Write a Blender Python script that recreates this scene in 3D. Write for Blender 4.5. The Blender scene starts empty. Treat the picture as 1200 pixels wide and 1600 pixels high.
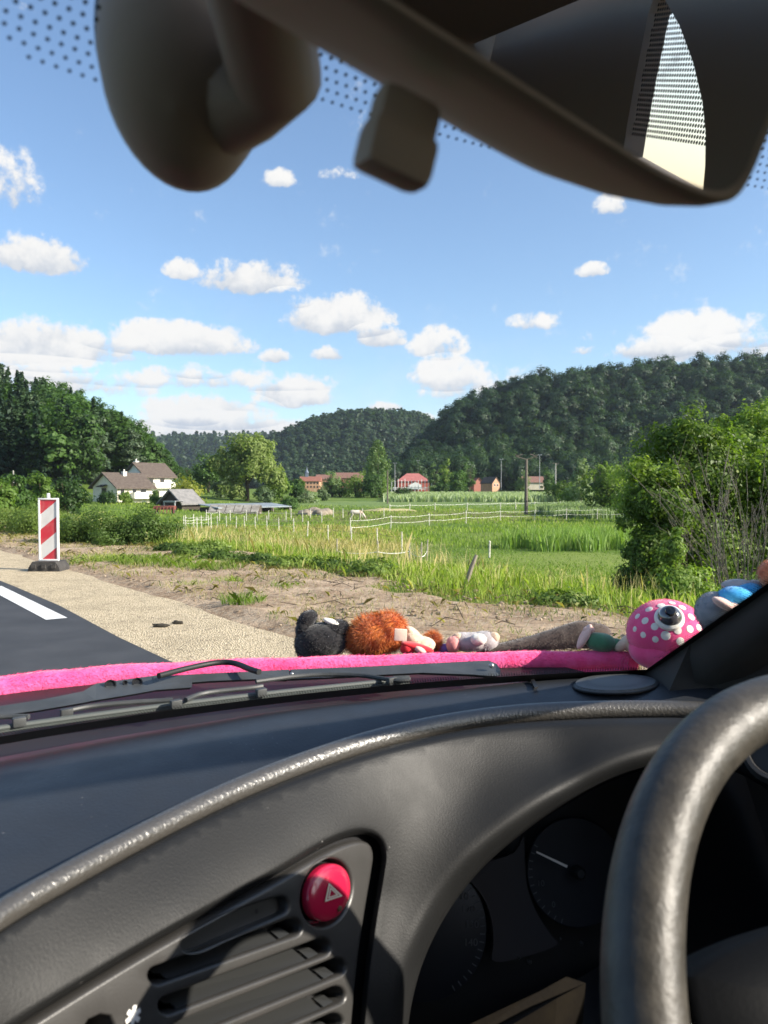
import bpy, bmesh, math, random
import numpy as np
from mathutils import Vector, Matrix
from mathutils.geometry import delaunay_2d_cdt

# ------------------------------------------------------------------ camera, sky, sun, exposure
sc = bpy.context.scene
C = sc.collection
EYE = 1.2
PITCH = math.atan(32/1200)
cam_d = bpy.data.cameras.new("camera")
cam = bpy.data.objects.new("camera", cam_d); C.objects.link(cam)
cam.location = (0, 0, EYE)
cam.rotation_euler = (math.pi/2 - PITCH, 0, 0)
cam_d.sensor_fit = 'VERTICAL'; cam_d.sensor_height = 36; cam_d.lens = 27
cam_d.clip_start = 0.01; cam_d.clip_end = 9000
cam_d.dof.use_dof = True; cam_d.dof.focus_distance = 1.8; cam_d.dof.aperture_fstop = 27/2.0
sc.camera = cam
sc.view_settings.view_transform = 'Standard'; sc.view_settings.look = 'None'
sc.view_settings.exposure = 1.0; sc.view_settings.gamma = 1
SUN_AZ, SUN_EL = math.radians(107), math.radians(27.5)
sd = bpy.data.lights.new("sun", 'SUN'); sd.energy = 5.0; sd.angle = math.radians(.55); sd.color = (1, .92, .80)
sun = bpy.data.objects.new("sun", sd); C.objects.link(sun)
sdir = Vector((math.sin(SUN_AZ)*math.cos(SUN_EL), math.cos(SUN_AZ)*math.cos(SUN_EL), math.sin(SUN_EL)))
sun.rotation_euler = sdir.to_track_quat('Z', 'Y').to_euler(); sun.location = (40, 0, 60)
sc.cycles.use_denoising = True
sc.cycles.max_bounces = 5; sc.cycles.diffuse_bounces = 3; sc.cycles.glossy_bounces = 3; sc.cycles.transparent_max_bounces = 10; sc.cycles.volume_bounces = 0
sc.cycles.sample_clamp_indirect = 6

class NT:
    def __init__(s, tree): s.t = tree
    def n(s, kind, **kw):
        nd = s.t.nodes.new(kind)
        for k, v in kw.items():
            if k in ('ins',):
                for a, b in v.items(): s.put(nd.inputs[a], b)
            else: setattr(nd, k, v)
        return nd
    def put(s, sock, v):
        if hasattr(v, 'links') or isinstance(v, bpy.types.NodeSocket): s.t.links.new(v, sock)
        else: sock.default_value = v
    def m(s, op, a, b=0.0, c=0.0, clamp=False):
        nd = s.t.nodes.new('ShaderNodeMath'); nd.operation = op; nd.use_clamp = clamp
        for i, v in enumerate((a, b, c)):
            if i < len(nd.inputs): s.put(nd.inputs[i], v)
        return nd.outputs[0]
    def ss(s, x, a, b):
        nd = s.t.nodes.new('ShaderNodeMapRange'); nd.interpolation_type = 'SMOOTHSTEP'
        s.put(nd.inputs[0], x); nd.inputs[1].default_value = a; nd.inputs[2].default_value = b
        nd.inputs[3].default_value = 0; nd.inputs[4].default_value = 1
        return nd.outputs[0]
    def mix(s, f, a, b):
        nd = s.t.nodes.new('ShaderNodeMix'); nd.data_type = 'RGBA'
        s.put(nd.inputs[0], f); s.put(nd.inputs[6], a); s.put(nd.inputs[7], b)
        return nd.outputs[2]
    def noise(s, vec, scale, detail=4, rough=.55):
        nd = s.t.nodes.new('ShaderNodeTexNoise'); nd.inputs['Scale'].default_value = scale
        nd.inputs['Detail'].default_value = detail; nd.inputs['Roughness'].default_value = rough
        if vec is not None: s.put(nd.inputs['Vector'], vec)
        return nd.outputs[0]

def px_azel(px, py):
    x, d, u = (px-600)/1200, 1.0, (800-py)/1200
    y = d*math.cos(PITCH)+u*math.sin(PITCH); z = -d*math.sin(PITCH)+u*math.cos(PITCH)
    return math.atan2(x, y), math.atan2(z, math.hypot(x, y))

def make_world():
    w = bpy.data.worlds.new("World"); sc.world = w; w.use_nodes = True
    t = w.node_tree; t.nodes.clear(); N = NT(t)
    sky = N.n('ShaderNodeTexSky', sky_type='NISHITA', sun_disc=False, sun_elevation=SUN_EL, sun_rotation=SUN_AZ, altitude=200, air_density=1.0, dust_density=1.0, ozone_density=1.4)
    tc = N.n('ShaderNodeTexCoord')
    sep = N.n('ShaderNodeSeparateXYZ', ins={0: tc.outputs['Generated']})
    X, Y, Z = sep.outputs
    az = N.m('ARCTAN2', X, Y)
    el = N.m('ARCSINE', Z)
    n1 = N.noise(tc.outputs['Generated'], 13, 3, .5)
    n2 = N.noise(tc.outputs['Generated'], 34, 4, .6)
    n3 = N.noise(tc.outputs['Generated'], 95, 4, .6)
    nz = N.m('ADD', N.m('MULTIPLY', N.m('SUBTRACT', n1, .5), 2.4), N.m('ADD', N.m('MULTIPLY', N.m('SUBTRACT', n2, .5), 2.4), N.m('MULTIPLY', N.m('SUBTRACT', n3, .5), 1.5)))
    # clouds standing in the sky by bearing and height: px, py, half width, half height, weight
    CL = [(60, 395, 85, 30, 1.0), (285, 418, 30, 17, .8), (395, 432, 88, 28, 1.05), (450, 465, 35, 14, .45), (530, 490, 88, 34, 1.1), (590, 524, 45, 18, .9), (515, 551, 30, 12, .8),
          (70, 535, 160, 38, 1.0), (270, 528, 130, 26, .95), (20, 280, 45, 40, .55), (435, 277, 26, 14, .75), (530, 272, 28, 10, .4), (430, 555, 24, 11, .7),
          (300, 590, 240, 16, .55), (310, 578, 45, 12, .5), (455, 612, 70, 24, 1.0), (330, 640, 110, 28, 1.0), (360, 668, 190, 22, .9), (300, 645, 45, 18, .6), (700, 582, 62, 26, .95), (685, 535, 45, 24, .55),
          (740, 600, 90, 30, .4), (830, 502, 42, 13, .5), (925, 421, 27, 11, .75), (955, 318, 30, 16, .6), (1085, 525, 115, 34, 1.05), (1010, 545, 70, 16, .7), (1190, 512, 80, 24, .5), (935, 525, 30, 12, .3), (600, 634, 30, 8, .7), (640, 660, 120, 16, .6),
          (915, 545, 25, 8, .5), (1160, 545, 90, 18, .6), (60, 590, 200, 26, .6), (1350, 480, 120, 40, .9), (-160, 470, 120, 50, 1.0), (1500, 300, 150, 60, .9), (-420, 350, 160, 70, .9)]
    dens = None; hgt = None
    for (px, py, rw, rh, wt) in CL:
        a0, e0 = px_azel(px, py+rh*.35)
        sx = math.cos(a0)**2/1200*1.0; sx = max(sx, .0003)
        da = N.m('MULTIPLY', N.m('SUBTRACT', az, a0), 1/(rw*sx*1.12))
        de = N.m('SUBTRACT', el, e0)
        up = N.m('MULTIPLY', N.m('MAXIMUM', de, 0.0), 1/(rh/1200*1.45))
        dn = N.m('MULTIPLY', N.m('MINIMUM', de, 0.0), 1/(rh/1200*.75))
        r2 = N.m('ADD', N.m('MULTIPLY', da, da), N.m('ADD', N.m('MULTIPLY', up, up), N.m('MULTIPLY', dn, dn)))
        k = N.m('MULTIPLY', N.m('SUBTRACT', 1.0, r2), wt*1.55)
        k = N.m('MAXIMUM', k, -2.0)
        dens = k if dens is None else N.m('MAXIMUM', dens, k)
        hv = N.m('MULTIPLY', N.m('GREATER_THAN', k, -.1), N.m('ADD', up, dn))
        hgt = hv if hgt is None else N.m('ADD', hgt, hv)
    back = N.m('MULTIPLY', N.m('LESS_THAN', Y, .25), N.m('SUBTRACT', N.noise(tc.outputs['Generated'], 3.5, 6, .55), .52))
    dens = N.m('MAXIMUM', dens, N.m('SUBTRACT', N.m('MULTIPLY', back, 6), .15))
    d = N.m('ADD', dens, N.m('MULTIPLY', nz, N.ss(dens, -.75, .35)))
    mask = N.ss(d, .05, .95)
    thin = N.m('MULTIPLY', N.ss(N.noise(tc.outputs['Generated'], 5, 6, .6), .5, .75), N.m('MULTIPLY', N.ss(el, .35, .05), .3))
    mask = N.m('MAXIMUM', mask, thin)
    lit = N.ss(N.m('ADD', N.m('ADD', N.m('MULTIPLY', hgt, .8), N.m('MULTIPLY', nz, .55)), N.m('MULTIPLY', N.m('SUBTRACT', n2, .5), 1.0)), -.9, .55)
    skyc = N.n('ShaderNodeMix', data_type='RGBA', blend_type='MULTIPLY', ins={0: 1.0, 6: sky.outputs[0], 7: (.90, .98, 1.04, 1)}).outputs[2]
    cc = N.mix(lit, (2.75, 3.0, 3.4, 1), (4.5, 4.45, 4.35, 1))
    col = N.mix(mask, skyc, cc)
    bg = N.n('ShaderNodeBackground', ins={0: col, 1: .11})
    out = N.n('ShaderNodeOutputWorld', ins={0: bg.outputs[0]})
make_world()

# ------------------------------------------------------------------ helpers
rng = np.random.default_rng(7)
random.seed(7)
ct, st = math.cos(PITCH), math.sin(PITCH)
CAM = np.array([0, 0, EYE])
CR = np.array([.799, .6013, 0]); CF = np.array([-.6013, .799, 0])      # the car's own right and forward
def ray(px, py):
    x, u = (px-600)/1200, (800-py)/1200
    return np.array([x, ct+u*st, -st+u*ct])
def at(px, py, Y):
    d = ray(px, py); return CAM+d*(Y/d[1])
def atz(px, py, z):
    d = ray(px, py); return CAM+d*((z-EYE)/d[2])
def car(r, f, z): return CAM+CR*r+CF*f+np.array([0, 0, z])
def tocar(p): q = np.array(p)-CAM; return q@CR, q@CF, q[2]

def sm(x): x = np.clip(x, 0, 1); return x*x*(3-2*x)

WL = {}
def wl(o): return WL.get(o.name, np.zeros(3)) if o is not None else np.zeros(3)
def tag(o, label=None, cat=None, group=None, kind=None):
    if label: o['label'] = label
    if cat: o['category'] = cat
    if group: o['group'] = group
    if kind: o['kind'] = kind
    return o
def thing(name, label, cat, loc=(0, 0, 0), group=None, parent=None):
    o = bpy.data.objects.new(name, None); C.objects.link(o); o.empty_display_size = .1
    if parent is not None:
        o.parent = parent; o.location = np.array(loc)-wl(parent)
    else: o.location = loc
    WL[o.name] = np.array(loc, float)
    if label: tag(o, label, cat, group)
    return o
def link_mesh(name, me, mats, parent=None, origin=None):
    o = bpy.data.objects.new(name, me); C.objects.link(o)
    for m in (mats if isinstance(mats, (list, tuple)) else [mats]): me.materials.append(m)
    if parent is not None:
        o.parent = parent
    return o
class MB:
    def __init__(s): s.v = []; s.f = []; s.mi = []; s.cur = 0
    def add(s, V, F):
        b = len(s.v); s.v += [tuple(map(float, p)) for p in V]
        for f in F: s.f.append(tuple(b+i for i in f)); s.mi.append(s.cur)
        return s
    def box(s, c, size, M=None, bev=0):
        c = np.array(c, float); h = np.array(size, float)/2
        M = np.eye(3) if M is None else np.array(M)
        if bev <= 0:
            V = [c+M@(h*np.array(k)) for k in [(-1,-1,-1),(1,-1,-1),(1,1,-1),(-1,1,-1),(-1,-1,1),(1,-1,1),(1,1,1),(-1,1,1)]]
            return s.add(V, [(0,3,2,1),(4,5,6,7),(0,1,5,4),(1,2,6,5),(2,3,7,6),(3,0,4,7)])
        bm = bmesh.new(); bmesh.ops.create_cube(bm, size=2)
        for v in bm.verts: v.co = Vector(h*np.array(v.co))
        bmesh.ops.bevel(bm, geom=bm.edges[:], offset=bev, segments=2, affect='EDGES', profile=.6)
        V = [c+M@np.array(v.co) for v in bm.verts]; bm.verts.index_update()
        F = [tuple(v.index for v in f.verts) for f in bm.faces]; bm.free()
        return s.add(V, F)
    def tube(s, pts, rad, n=8, cap=True, flat=None):
        P = [np.array(p, float) for p in pts]; k = len(P)
        rad = [rad]*k if np.isscalar(rad) else list(rad)
        T = [P[min(i+1, k-1)]-P[max(i-1, 0)] for i in range(k)]; T = [t/(np.linalg.norm(t)+1e-12) for t in T]
        ref = np.array([0, 0, 1.]) if abs(T[0][2]) < .9 else np.array([1., 0, 0])
        V = []; prev = None
        for i in range(k):
            a = ref-T[i]*(ref@T[i]) if prev is None else prev-T[i]*(prev@T[i])
            a /= np.linalg.norm(a)+1e-12; prev = a; b = np.cross(T[i], a)
            for j in range(n):
                th = 2*math.pi*j/n
                ra, rb = (rad[i], rad[i]) if flat is None else (rad[i]*flat[0], rad[i]*flat[1])
                V.append(P[i]+a*math.cos(th)*ra+b*math.sin(th)*rb)
        F = [(i*n+j, i*n+(j+1) % n, (i+1)*n+(j+1) % n, (i+1)*n+j) for i in range(k-1) for j in range(n)]
        if cap: F += [tuple(reversed(range(n))), tuple(range((k-1)*n, k*n))]
        return s.add(V, F)
    def ell(s, c, r, M=None, nu=20, nv=12, bump=0, bs=1, seed=0):
        c = np.array(c, float); r = np.array(r if not np.isscalar(r) else (r, r, r), float); M = np.eye(3) if M is None else np.array(M)
        V = []; g = np.random.default_rng(seed); ph = g.uniform(0, 6.28, (4, 3)); fr = g.normal(0, 1, (4, 3))*3*bs
        for i in range(nv+1):
            th = math.pi*i/nv
            for j in range(nu):
                p = 2*math.pi*j/nu; d = np.array([math.sin(th)*math.cos(p), math.sin(th)*math.sin(p), math.cos(th)])
                k = 1+bump*sum(math.sin(fr[q]@d+ph[q, 0]) for q in range(4))/4
                V.append(c+M@(d*r*k))
        F = [(i*nu+j, (i+1)*nu+j, (i+1)*nu+(j+1) % nu, i*nu+(j+1) % nu) for i in range(nv) for j in range(nu)]
        return s.add(V, F)
    def prism(s, poly, d, cap=True):
        """poly: 3-D outline, d: extrusion vector"""
        P = [np.array(p, float) for p in poly]; n = len(P); d = np.array(d, float)
        F = [(i, (i+1) % n, n+(i+1) % n, n+i) for i in range(n)]
        if cap: F += [tuple(reversed(range(n))), tuple(range(n, 2*n))]
        return s.add(P+[p+d for p in P], F)
    def lathe(s, base, axis, prof, n=24, M=None):
        base = np.array(base, float); ax = np.array(axis, float); ax /= np.linalg.norm(ax)
        a = np.cross(ax, [0, 0, 1.]) if abs(ax[2]) < .9 else np.cross(ax, [1., 0, 0]); a /= np.linalg.norm(a); b = np.cross(ax, a)
        V = [base+ax*h+(a*math.cos(2*math.pi*j/n)+b*math.sin(2*math.pi*j/n))*r for (r, h) in prof for j in range(n)]
        F = [(i*n+j, i*n+(j+1) % n, (i+1)*n+(j+1) % n, (i+1)*n+j) for i in range(len(prof)-1) for j in range(n)]
        return s.add(V, F)
    def build(s, name, mats, parent=None, smooth=True, angle=40, origin=None, weld=0):
        me = bpy.data.meshes.new(name)
        off = wl(parent) if parent is not None else (np.array(origin, float) if origin is not None else np.zeros(3))
        V = np.array(s.v) - off
        me.from_pydata([tuple(v) for v in V], [], s.f)
        if len(set(s.mi)) > 1: me.polygons.foreach_set('material_index', s.mi)
        bm = bmesh.new(); bm.from_mesh(me)
        if weld: bmesh.ops.remove_doubles(bm, verts=bm.verts, dist=weld)
        bmesh.ops.recalc_face_normals(bm, faces=bm.faces)
        if smooth:
            for f in bm.faces: f.smooth = True
            ca = math.radians(angle)
            for e in bm.edges:
                if len(e.link_faces) == 2 and e.calc_face_angle(0) > ca: e.smooth = False
        bm.to_mesh(me); bm.free(); me.update()
        o = link_mesh(name, me, mats, parent)
        if parent is None and origin is not None: o.location = origin
        if parent is not None: WL[o.name] = wl(parent)
        elif origin is not None: WL[o.name] = np.array(origin, float)
        return o
def np_mesh(name, V, k, tint=None):
    """V (n,k,3) loose polygons"""
    n = len(V); me = bpy.data.meshes.new(name)
    me.vertices.add(n*k); me.vertices.foreach_set('co', np.ascontiguousarray(V, np.float32).ravel())
    me.loops.add(n*k); me.loops.foreach_set('vertex_index', np.arange(n*k, dtype=np.int32))
    me.polygons.add(n); me.polygons.foreach_set('loop_start', np.arange(0, n*k, k, dtype=np.int32))
    try: me.polygons.foreach_set('loop_total', np.full(n, k, np.int32))
    except Exception: pass
    if tint is not None:
        a = me.attributes.new('tint', 'FLOAT', 'FACE'); a.data.foreach_set('value', np.asarray(tint, np.float32))
    me.update(calc_edges=True)
    return me

# ------------------------------------------------------------------ materials
def mat(name, col, rough=.6, col2=None, nscale=8, spec=.4, bump=0, bscale=60, metal=0, coat=0, sheen=0, detail=5, lo=.35, hi=.65, rough2=None, bdetail=3, coords='Object', specks=0):
    m = bpy.data.materials.new(name); m.use_nodes = True; t = m.node_tree; N = NT(t)
    b = t.nodes['Principled BSDF']
    tc = N.n('ShaderNodeTexCoord').outputs[coords]
    col = tuple(col)+(1,); c = col
    if col2 is not None:
        c = N.mix(N.ss(N.noise(tc, nscale, detail), lo, hi), col, tuple(col2)+(1,))
    if specks:
        v = N.n('ShaderNodeTexVoronoi', feature='F1', ins={'Vector': tc, 'Scale': specks}).outputs['Distance']
        g = N.m('MULTIPLY', N.m('LESS_THAN', v, .085), N.m('GREATER_THAN', N.noise(tc, specks*.13, 3), .60))
        c = N.mix(N.m('MULTIPLY', g, .35), c, (.35, .34, .33, 1))
    N.put(b.inputs['Base Color'], c)
    b.inputs['Roughness'].default_value = rough
    if rough2 is not None:
        mr = N.n('ShaderNodeMapRange', ins={0: N.noise(tc, nscale*1.7, 5), 1: .3, 2: .7, 3: rough, 4: rough2}); N.put(b.inputs['Roughness'], mr.outputs[0])
    b.inputs['Specular IOR Level'].default_value = spec; b.inputs['Metallic'].default_value = metal
    b.inputs['Coat Weight'].default_value = coat; b.inputs['Sheen Weight'].default_value = sheen
    if bump:
        bn = N.n('ShaderNodeBump', ins={'Strength': bump, 'Distance': .01 if bscale < 200 else .001, 'Height': N.noise(tc, bscale, bdetail)})
        N.put(b.inputs['Normal'], bn.outputs[0])
    return m
def leafmat(name, a, b, c=None, transl=.35, gloss=.25, nscale=.6, rough=.5):
    m = bpy.data.materials.new(name); m.use_nodes = True; t = m.node_tree; t.nodes.clear(); N = NT(t)
    at_ = N.n('ShaderNodeAttribute', attribute_name='tint').outputs['Fac']
    oi = N.n('ShaderNodeObjectInfo').outputs['Random']
    geo = N.n('ShaderNodeNewGeometry').outputs['Position']
    f = N.m('ADD', N.m('MULTIPLY', at_, .55), N.m('ADD', N.m('MULTIPLY', N.noise(geo, nscale, 3), .6), N.m('MULTIPLY', N.m('SUBTRACT', oi, .5), .7)))
    col = N.mix(N.ss(f, .25, .9), tuple(a)+(1,), tuple(b)+(1,))
    if c is not None: col = N.mix(N.m('GREATER_THAN', at_, .93), col, tuple(c)+(1,))
    d = N.n('ShaderNodeBsdfPrincipled', ins={'Base Color': col, 'Roughness': rough, 'Specular IOR Level': gloss})
    tr = N.n('ShaderNodeBsdfTranslucent', ins={0: N.n('ShaderNodeMix', data_type='RGBA', blend_type='MULTIPLY', ins={0: 1.0, 6: col, 7: (1.5, 1.7, .6, 1)}).outputs[2]})
    mx = N.n('ShaderNodeMixShader', ins={0: transl, 1: d.outputs[0], 2: tr.outputs[0]})
    N.n('ShaderNodeOutputMaterial', ins={0: mx.outputs[0]})
    return m

M_white = mat('white_paint', (.78, .77, .74), .5, (.6, .58, .54), 6, lo=.55, hi=.8)
M_bark = mat('bark', (.06, .045, .03), .9, (.12, .09, .06), 4, bump=.6, bscale=30)
M_wood = mat('grey_wood', (.16, .13, .10), .85, (.28, .24, .19), 5, bump=.4)
M_darkwood = mat('dark_wood', (.035, .028, .022), .8, (.07, .055, .04), 6)
L_spruce = leafmat('spruce_needles', (.022, .045, .022), (.05, .09, .035), transl=.15)
L_pine = leafmat('pine_needles', (.045, .075, .04), (.085, .125, .06), transl=.2)
L_broad = leafmat('beech_leaves', (.032, .068, .016), (.074, .142, .030))
L_hill = leafmat('hill_leaves', (.022, .048, .024), (.055, .098, .040), nscale=.05)
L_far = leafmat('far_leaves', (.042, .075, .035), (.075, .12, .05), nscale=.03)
L_willow = leafmat('willow_leaves', (.115, .17, .04), (.22, .275, .085), transl=.42)
L_light = leafmat('light_leaves', (.10, .17, .03), (.21, .29, .06), transl=.4)
L_yellow = leafmat('yellow_leaves', (.16, .19, .03), (.30, .30, .05), transl=.4)
L_poplar = leafmat('poplar_leaves', (.08, .14, .045), (.16, .23, .085))
L_grey = leafmat('grey_willow_leaves', (.10, .15, .07), (.22, .28, .15))
L_shrub = leafmat('shrub_leaves', (.062, .11, .018), (.19, .27, .042), (.28, .34, .08), transl=.42, nscale=1.5)
L_weed = leafmat('weed_leaves', (.07, .12, .025), (.17, .24, .05), (.30, .32, .12), transl=.35, nscale=1.5)
L_grass = leafmat('grass_blades', (.13, .21, .03), (.28, .36, .06), (.42, .40, .17), transl=.35, nscale=.25)
L_dry = leafmat('dry_grass', (.30, .27, .10), (.52, .44, .22), transl=.3, nscale=.5)
L_reed = leafmat('reed_blades', (.10, .18, .04), (.20, .30, .08), transl=.35, nscale=.3)
L_pale = leafmat('pale_reeds', (.19, .26, .12), (.34, .41, .24), transl=.3, nscale=.1)
# ------------------------------------------------------------------ terrain
PXS = lambda x, y: 600+1200*x/np.maximum(y, 1.0)
def ridge(px, pts): return np.interp(px, [p[0] for p in pts], [p[1] for p in pts])
RT_RIGHT = [(560, 800), (596, 775), (612, 742), (640, 692), (700, 632), (760, 598), (830, 578), (950, 565), (1100, 552), (1200, 546), (1700, 520)]
RT_MID = [(300, 770), (380, 715), (415, 686), (480, 657), (540, 642), (600, 640), (660, 648), (730, 690), (800, 720)]
RT_FAR = [(-300, 660), (100, 688), (250, 684), (330, 683), (410, 683), (520, 690), (700, 720), (900, 760)]
RT_LEFT = [(-900, 520), (-150, 535), (0, 566), (45, 585), (100, 600), (150, 622), (200, 650), (240, 688), (268, 716), (300, 742), (330, 775)]
def H(x, y):
    x = np.asarray(x, float); y = np.asarray(y, float)
    s = x*CR[0]+y*CR[1]
    d = sm((s-6.9)/9.0)
    z = -2.3*d
    rise = np.interp(y, [90, 150, 230, 400, 900, 2000], [0, .7, 1.7, 3.6, 5, 6])
    z = z+rise*d
    z = z+1.3*sm((-16-x)/30)*d*sm((y-40)/40)
    px = PXS(x, y)
    def hill(pts, Yr, Yf, tree):
        h = np.maximum((768-ridge(px, pts))/1200*Yr+EYE-tree, 0)
        return np.where(y > 60, h*sm((y-Yf)/(Yr-Yf))*.999, 0)
    z = z+hill(RT_RIGHT, 500, 325, 20)*np.where(y > 500, np.maximum(1-(y-500)/900, 0), 1)
    z = np.maximum(z, z+hill(RT_LEFT, 260, 138, 19)*np.where(y > 260, np.maximum(1-(y-260)/500, 0), 1))
    z = np.where(y > 600, np.maximum(z, hill(RT_MID, 950, 640, 13)*np.where(y > 950, np.maximum(1-(y-950)/900, 0), 1)), z)
    z = np.where(y > 1050, np.maximum(z, hill(RT_FAR, 1700, 1100, 13)), z)
    return z
def gp(px, py, far=900, near=2):
    """where the sight line meets the terrain"""
    d = ray(px, py); d = d/d[1]
    ys = np.geomspace(near, far, 4000); P = CAM+d*ys[:, None]
    below = P[:, 2] < H(P[:, 0], P[:, 1])
    i = int(np.argmax(below)) if below.any() else len(ys)-1
    p = P[i].copy(); p[2] = float(H(p[0], p[1])); return p
def on(px, Y):
    d = ray(px, 768); x = d[0]/d[1]*Y; return np.array([x, Y, float(H(x, Y))])

def terrain():
    rad = np.concatenate([np.geomspace(.8, 60, 70), np.geomspace(63, 3800, 130)])
    ang = np.concatenate([np.linspace(-1.1, 1.1, 230), np.linspace(1.1, 2*math.pi-1.1, 40)[1:-1]])
    A, Rr = np.meshgrid(ang, rad)
    x = Rr*np.sin(A); y = Rr*np.cos(A); z = H(x, y)
    na = len(ang); V = np.stack([x, y, z], -1).reshape(-1, 3)
    V = np.vstack([V, [[0, 0, 0]]]); c = len(V)-1
    F = [(i*na+j, i*na+(j+1) % na, (i+1)*na+(j+1) % na, (i+1)*na+j) for i in range(len(rad)-1) for j in range(na)]
    F += [(c, (j+1) % na, j) for j in range(na)]
    me = bpy.data.meshes.new('ground'); me.from_pydata(V.tolist(), [], F)
    for p in me.polygons: p.use_smooth = True
    m = bpy.data.materials.new('meadow_ground'); m.use_nodes = True; t = m.node_tree; N = NT(t); b = t.nodes['Principled BSDF']
    tc = N.n('ShaderNodeTexCoord').outputs['Object']
    x_, y_, z_ = N.n('ShaderNodeSeparateXYZ', ins={0: tc}).outputs
    c1 = N.mix(N.ss(N.noise(tc, .09, 6), .4, .62), (.085, .15, .028, 1), (.17, .22, .055, 1))
    c1 = N.mix(N.ss(N.noise(tc, 1.3, 5), .35, .7), c1, (.11, .17, .03, 1))
    def patch(cx, cy, rx, ry, col, amt, base):
        a = N.m('MULTIPLY', N.m('SUBTRACT', x_, cx), 1/rx); bb = N.m('MULTIPLY', N.m('SUBTRACT', y_, cy), 1/ry)
        r = N.m('ADD', N.m('MULTIPLY', a, a), N.m('MULTIPLY', bb, bb))
        r = N.m('ADD', r, N.m('MULTIPLY', N.m('SUBTRACT', N.noise(tc, .25, 4), .5), 1.6))
        return N.mix(N.m('MULTIPLY', N.ss(r, 1.2, .5), amt), base, col+(1,))
    c1 = patch(3, 105, 26, 22, (.17, .165, .065), .75, c1)      # grazed paddock, brownish
    c1 = patch(8.5, 36, 8, 9, (.23, .28, .07), .6, c1)          # mown strip
    c1 = patch(-8, 52, 11, 24, (.42, .36, .17), .8, c1)
    c1 = patch(18, 165, 45, 28, (.19, .26, .11), .5, c1)
    N.put(b.inputs['Base Color'], c1); b.inputs['Roughness'].default_value = .9; b.inputs['Specular IOR Level'].default_value = .1
    bn = N.n('ShaderNodeBump', ins={'Strength': .6, 'Distance': .3, 'Height': N.noise(tc, 1.8, 6, .7)}); N.put(b.inputs['Normal'], bn.outputs[0])
    tag(link_mesh('ground', me, m), kind='structure')
terrain()

def strip(name, s0, s1, t0, t1, z, m, n=90, wob0=0, wob1=0, seed=1):
    g = np.random.default_rng(seed); mb = MB()
    ts = np.linspace(t0, t1, n); V = []; ph = g.uniform(0, 6.3, 8)
    w = lambda t, q: .5*math.sin(t*.9+ph[q])+.3*math.sin(t*2.3+ph[q+1])+.25*math.sin(t*5.1+ph[q+2])
    for t in ts:
        for k, (s, wo, q) in enumerate(((s0, wob0, 0), (s1, wob1, 3))):
            ss_ = s+wo*w(t, q); p = CR*ss_+CF*t; V.append((p[0], p[1], z))
    F = [(2*i, 2*i+1, 2*i+3, 2*i+2) for i in range(n-1)]
    mb.add(V, F); return mb.build(name, m, smooth=False)
M_road = mat('asphalt', (.038, .040, .044), .75, (.058, .060, .064), 2.2, bump=.25, bscale=160, spec=.35, lo=.3, hi=.8)
def gravelmat():
    m = bpy.data.materials.new('gravel_verge'); m.use_nodes = True; t = m.node_tree; N = NT(t); b = t.nodes['Principled BSDF']
    tc = N.n('ShaderNodeTexCoord').outputs['Object']
    v = N.n('ShaderNodeTexVoronoi', ins={'Vector': tc, 'Scale': 75.0})
    v2 = N.n('ShaderNodeTexVoronoi', ins={'Vector': tc, 'Scale': 28.0})
    c = N.mix(N.n('ShaderNodeSeparateColor', ins={0: v.outputs['Color']}).outputs[0], (.36, .29, .18, 1), (.66, .55, .38, 1))
    c = N.mix(N.m('MULTIPLY', N.ss(N.noise(tc, 2.2, 5), .4, .7), .45), c, (.33, .27, .18, 1))
    c = N.mix(N.m('MULTIPLY', N.m('GREATER_THAN', N.n('ShaderNodeSeparateColor', ins={0: v2.outputs['Color']}).outputs[1], .93), .5), c, (.17, .14, .10, 1))
    N.put(b.inputs['Base Color'], c); b.inputs['Roughness'].default_value = .9; b.inputs['Specular IOR Level'].default_value = .2
    bn = N.n('ShaderNodeBump', ins={'Strength': .8, 'Distance': .012, 'Height': v.outputs['Distance']}); N.put(b.inputs['Normal'], bn.outputs[0])
    return m
def dirtmat():
    m = bpy.data.materials.new('bare_dirt'); m.use_nodes = True; t = m.node_tree; N = NT(t); b = t.nodes['Principled BSDF']
    tc = N.n('ShaderNodeTexCoord').outputs['Object']
    c = N.mix(N.ss(N.noise(tc, 1.4, 6, .65), .35, .65), (.32, .225, .145, 1), (.54, .41, .285, 1))
    c = N.mix(N.m('MULTIPLY', N.ss(N.noise(tc, 11, 8, .75), .46, .66), .85), c, (.16, .115, .075, 1))
    v = N.n('ShaderNodeTexVoronoi', ins={'Vector': tc, 'Scale': 30.0})
    c = N.mix(N.m('MULTIPLY', N.m('GREATER_THAN', N.n('ShaderNodeSeparateColor', ins={0: v.outputs['Color']}).outputs[0], .86), .7), c, (.46, .38, .28, 1))
    N.put(b.inputs['Base Color'], c); b.inputs['Roughness'].default_value = .95; b.inputs['Specular IOR Level'].default_value = .1
    h = N.m('ADD', N.noise(tc, 6, 8, .75), N.m('MULTIPLY', N.noise(tc, 40, 4), .3))
    bn = N.n('ShaderNodeBump', ins={'Strength': 1.0, 'Distance': .05, 'Height': h}); N.put(b.inputs['Normal'], bn.outputs[0])
    return m
tag(strip('road', -7.5, 2.06, -30, 160, .008, M_road, wob1=.05), kind='structure')
tag(strip('gravel_verge', 1.9, 3.35, -30, 160, .004, gravelmat(), n=300, wob1=.22, seed=3), kind='structure')
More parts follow.
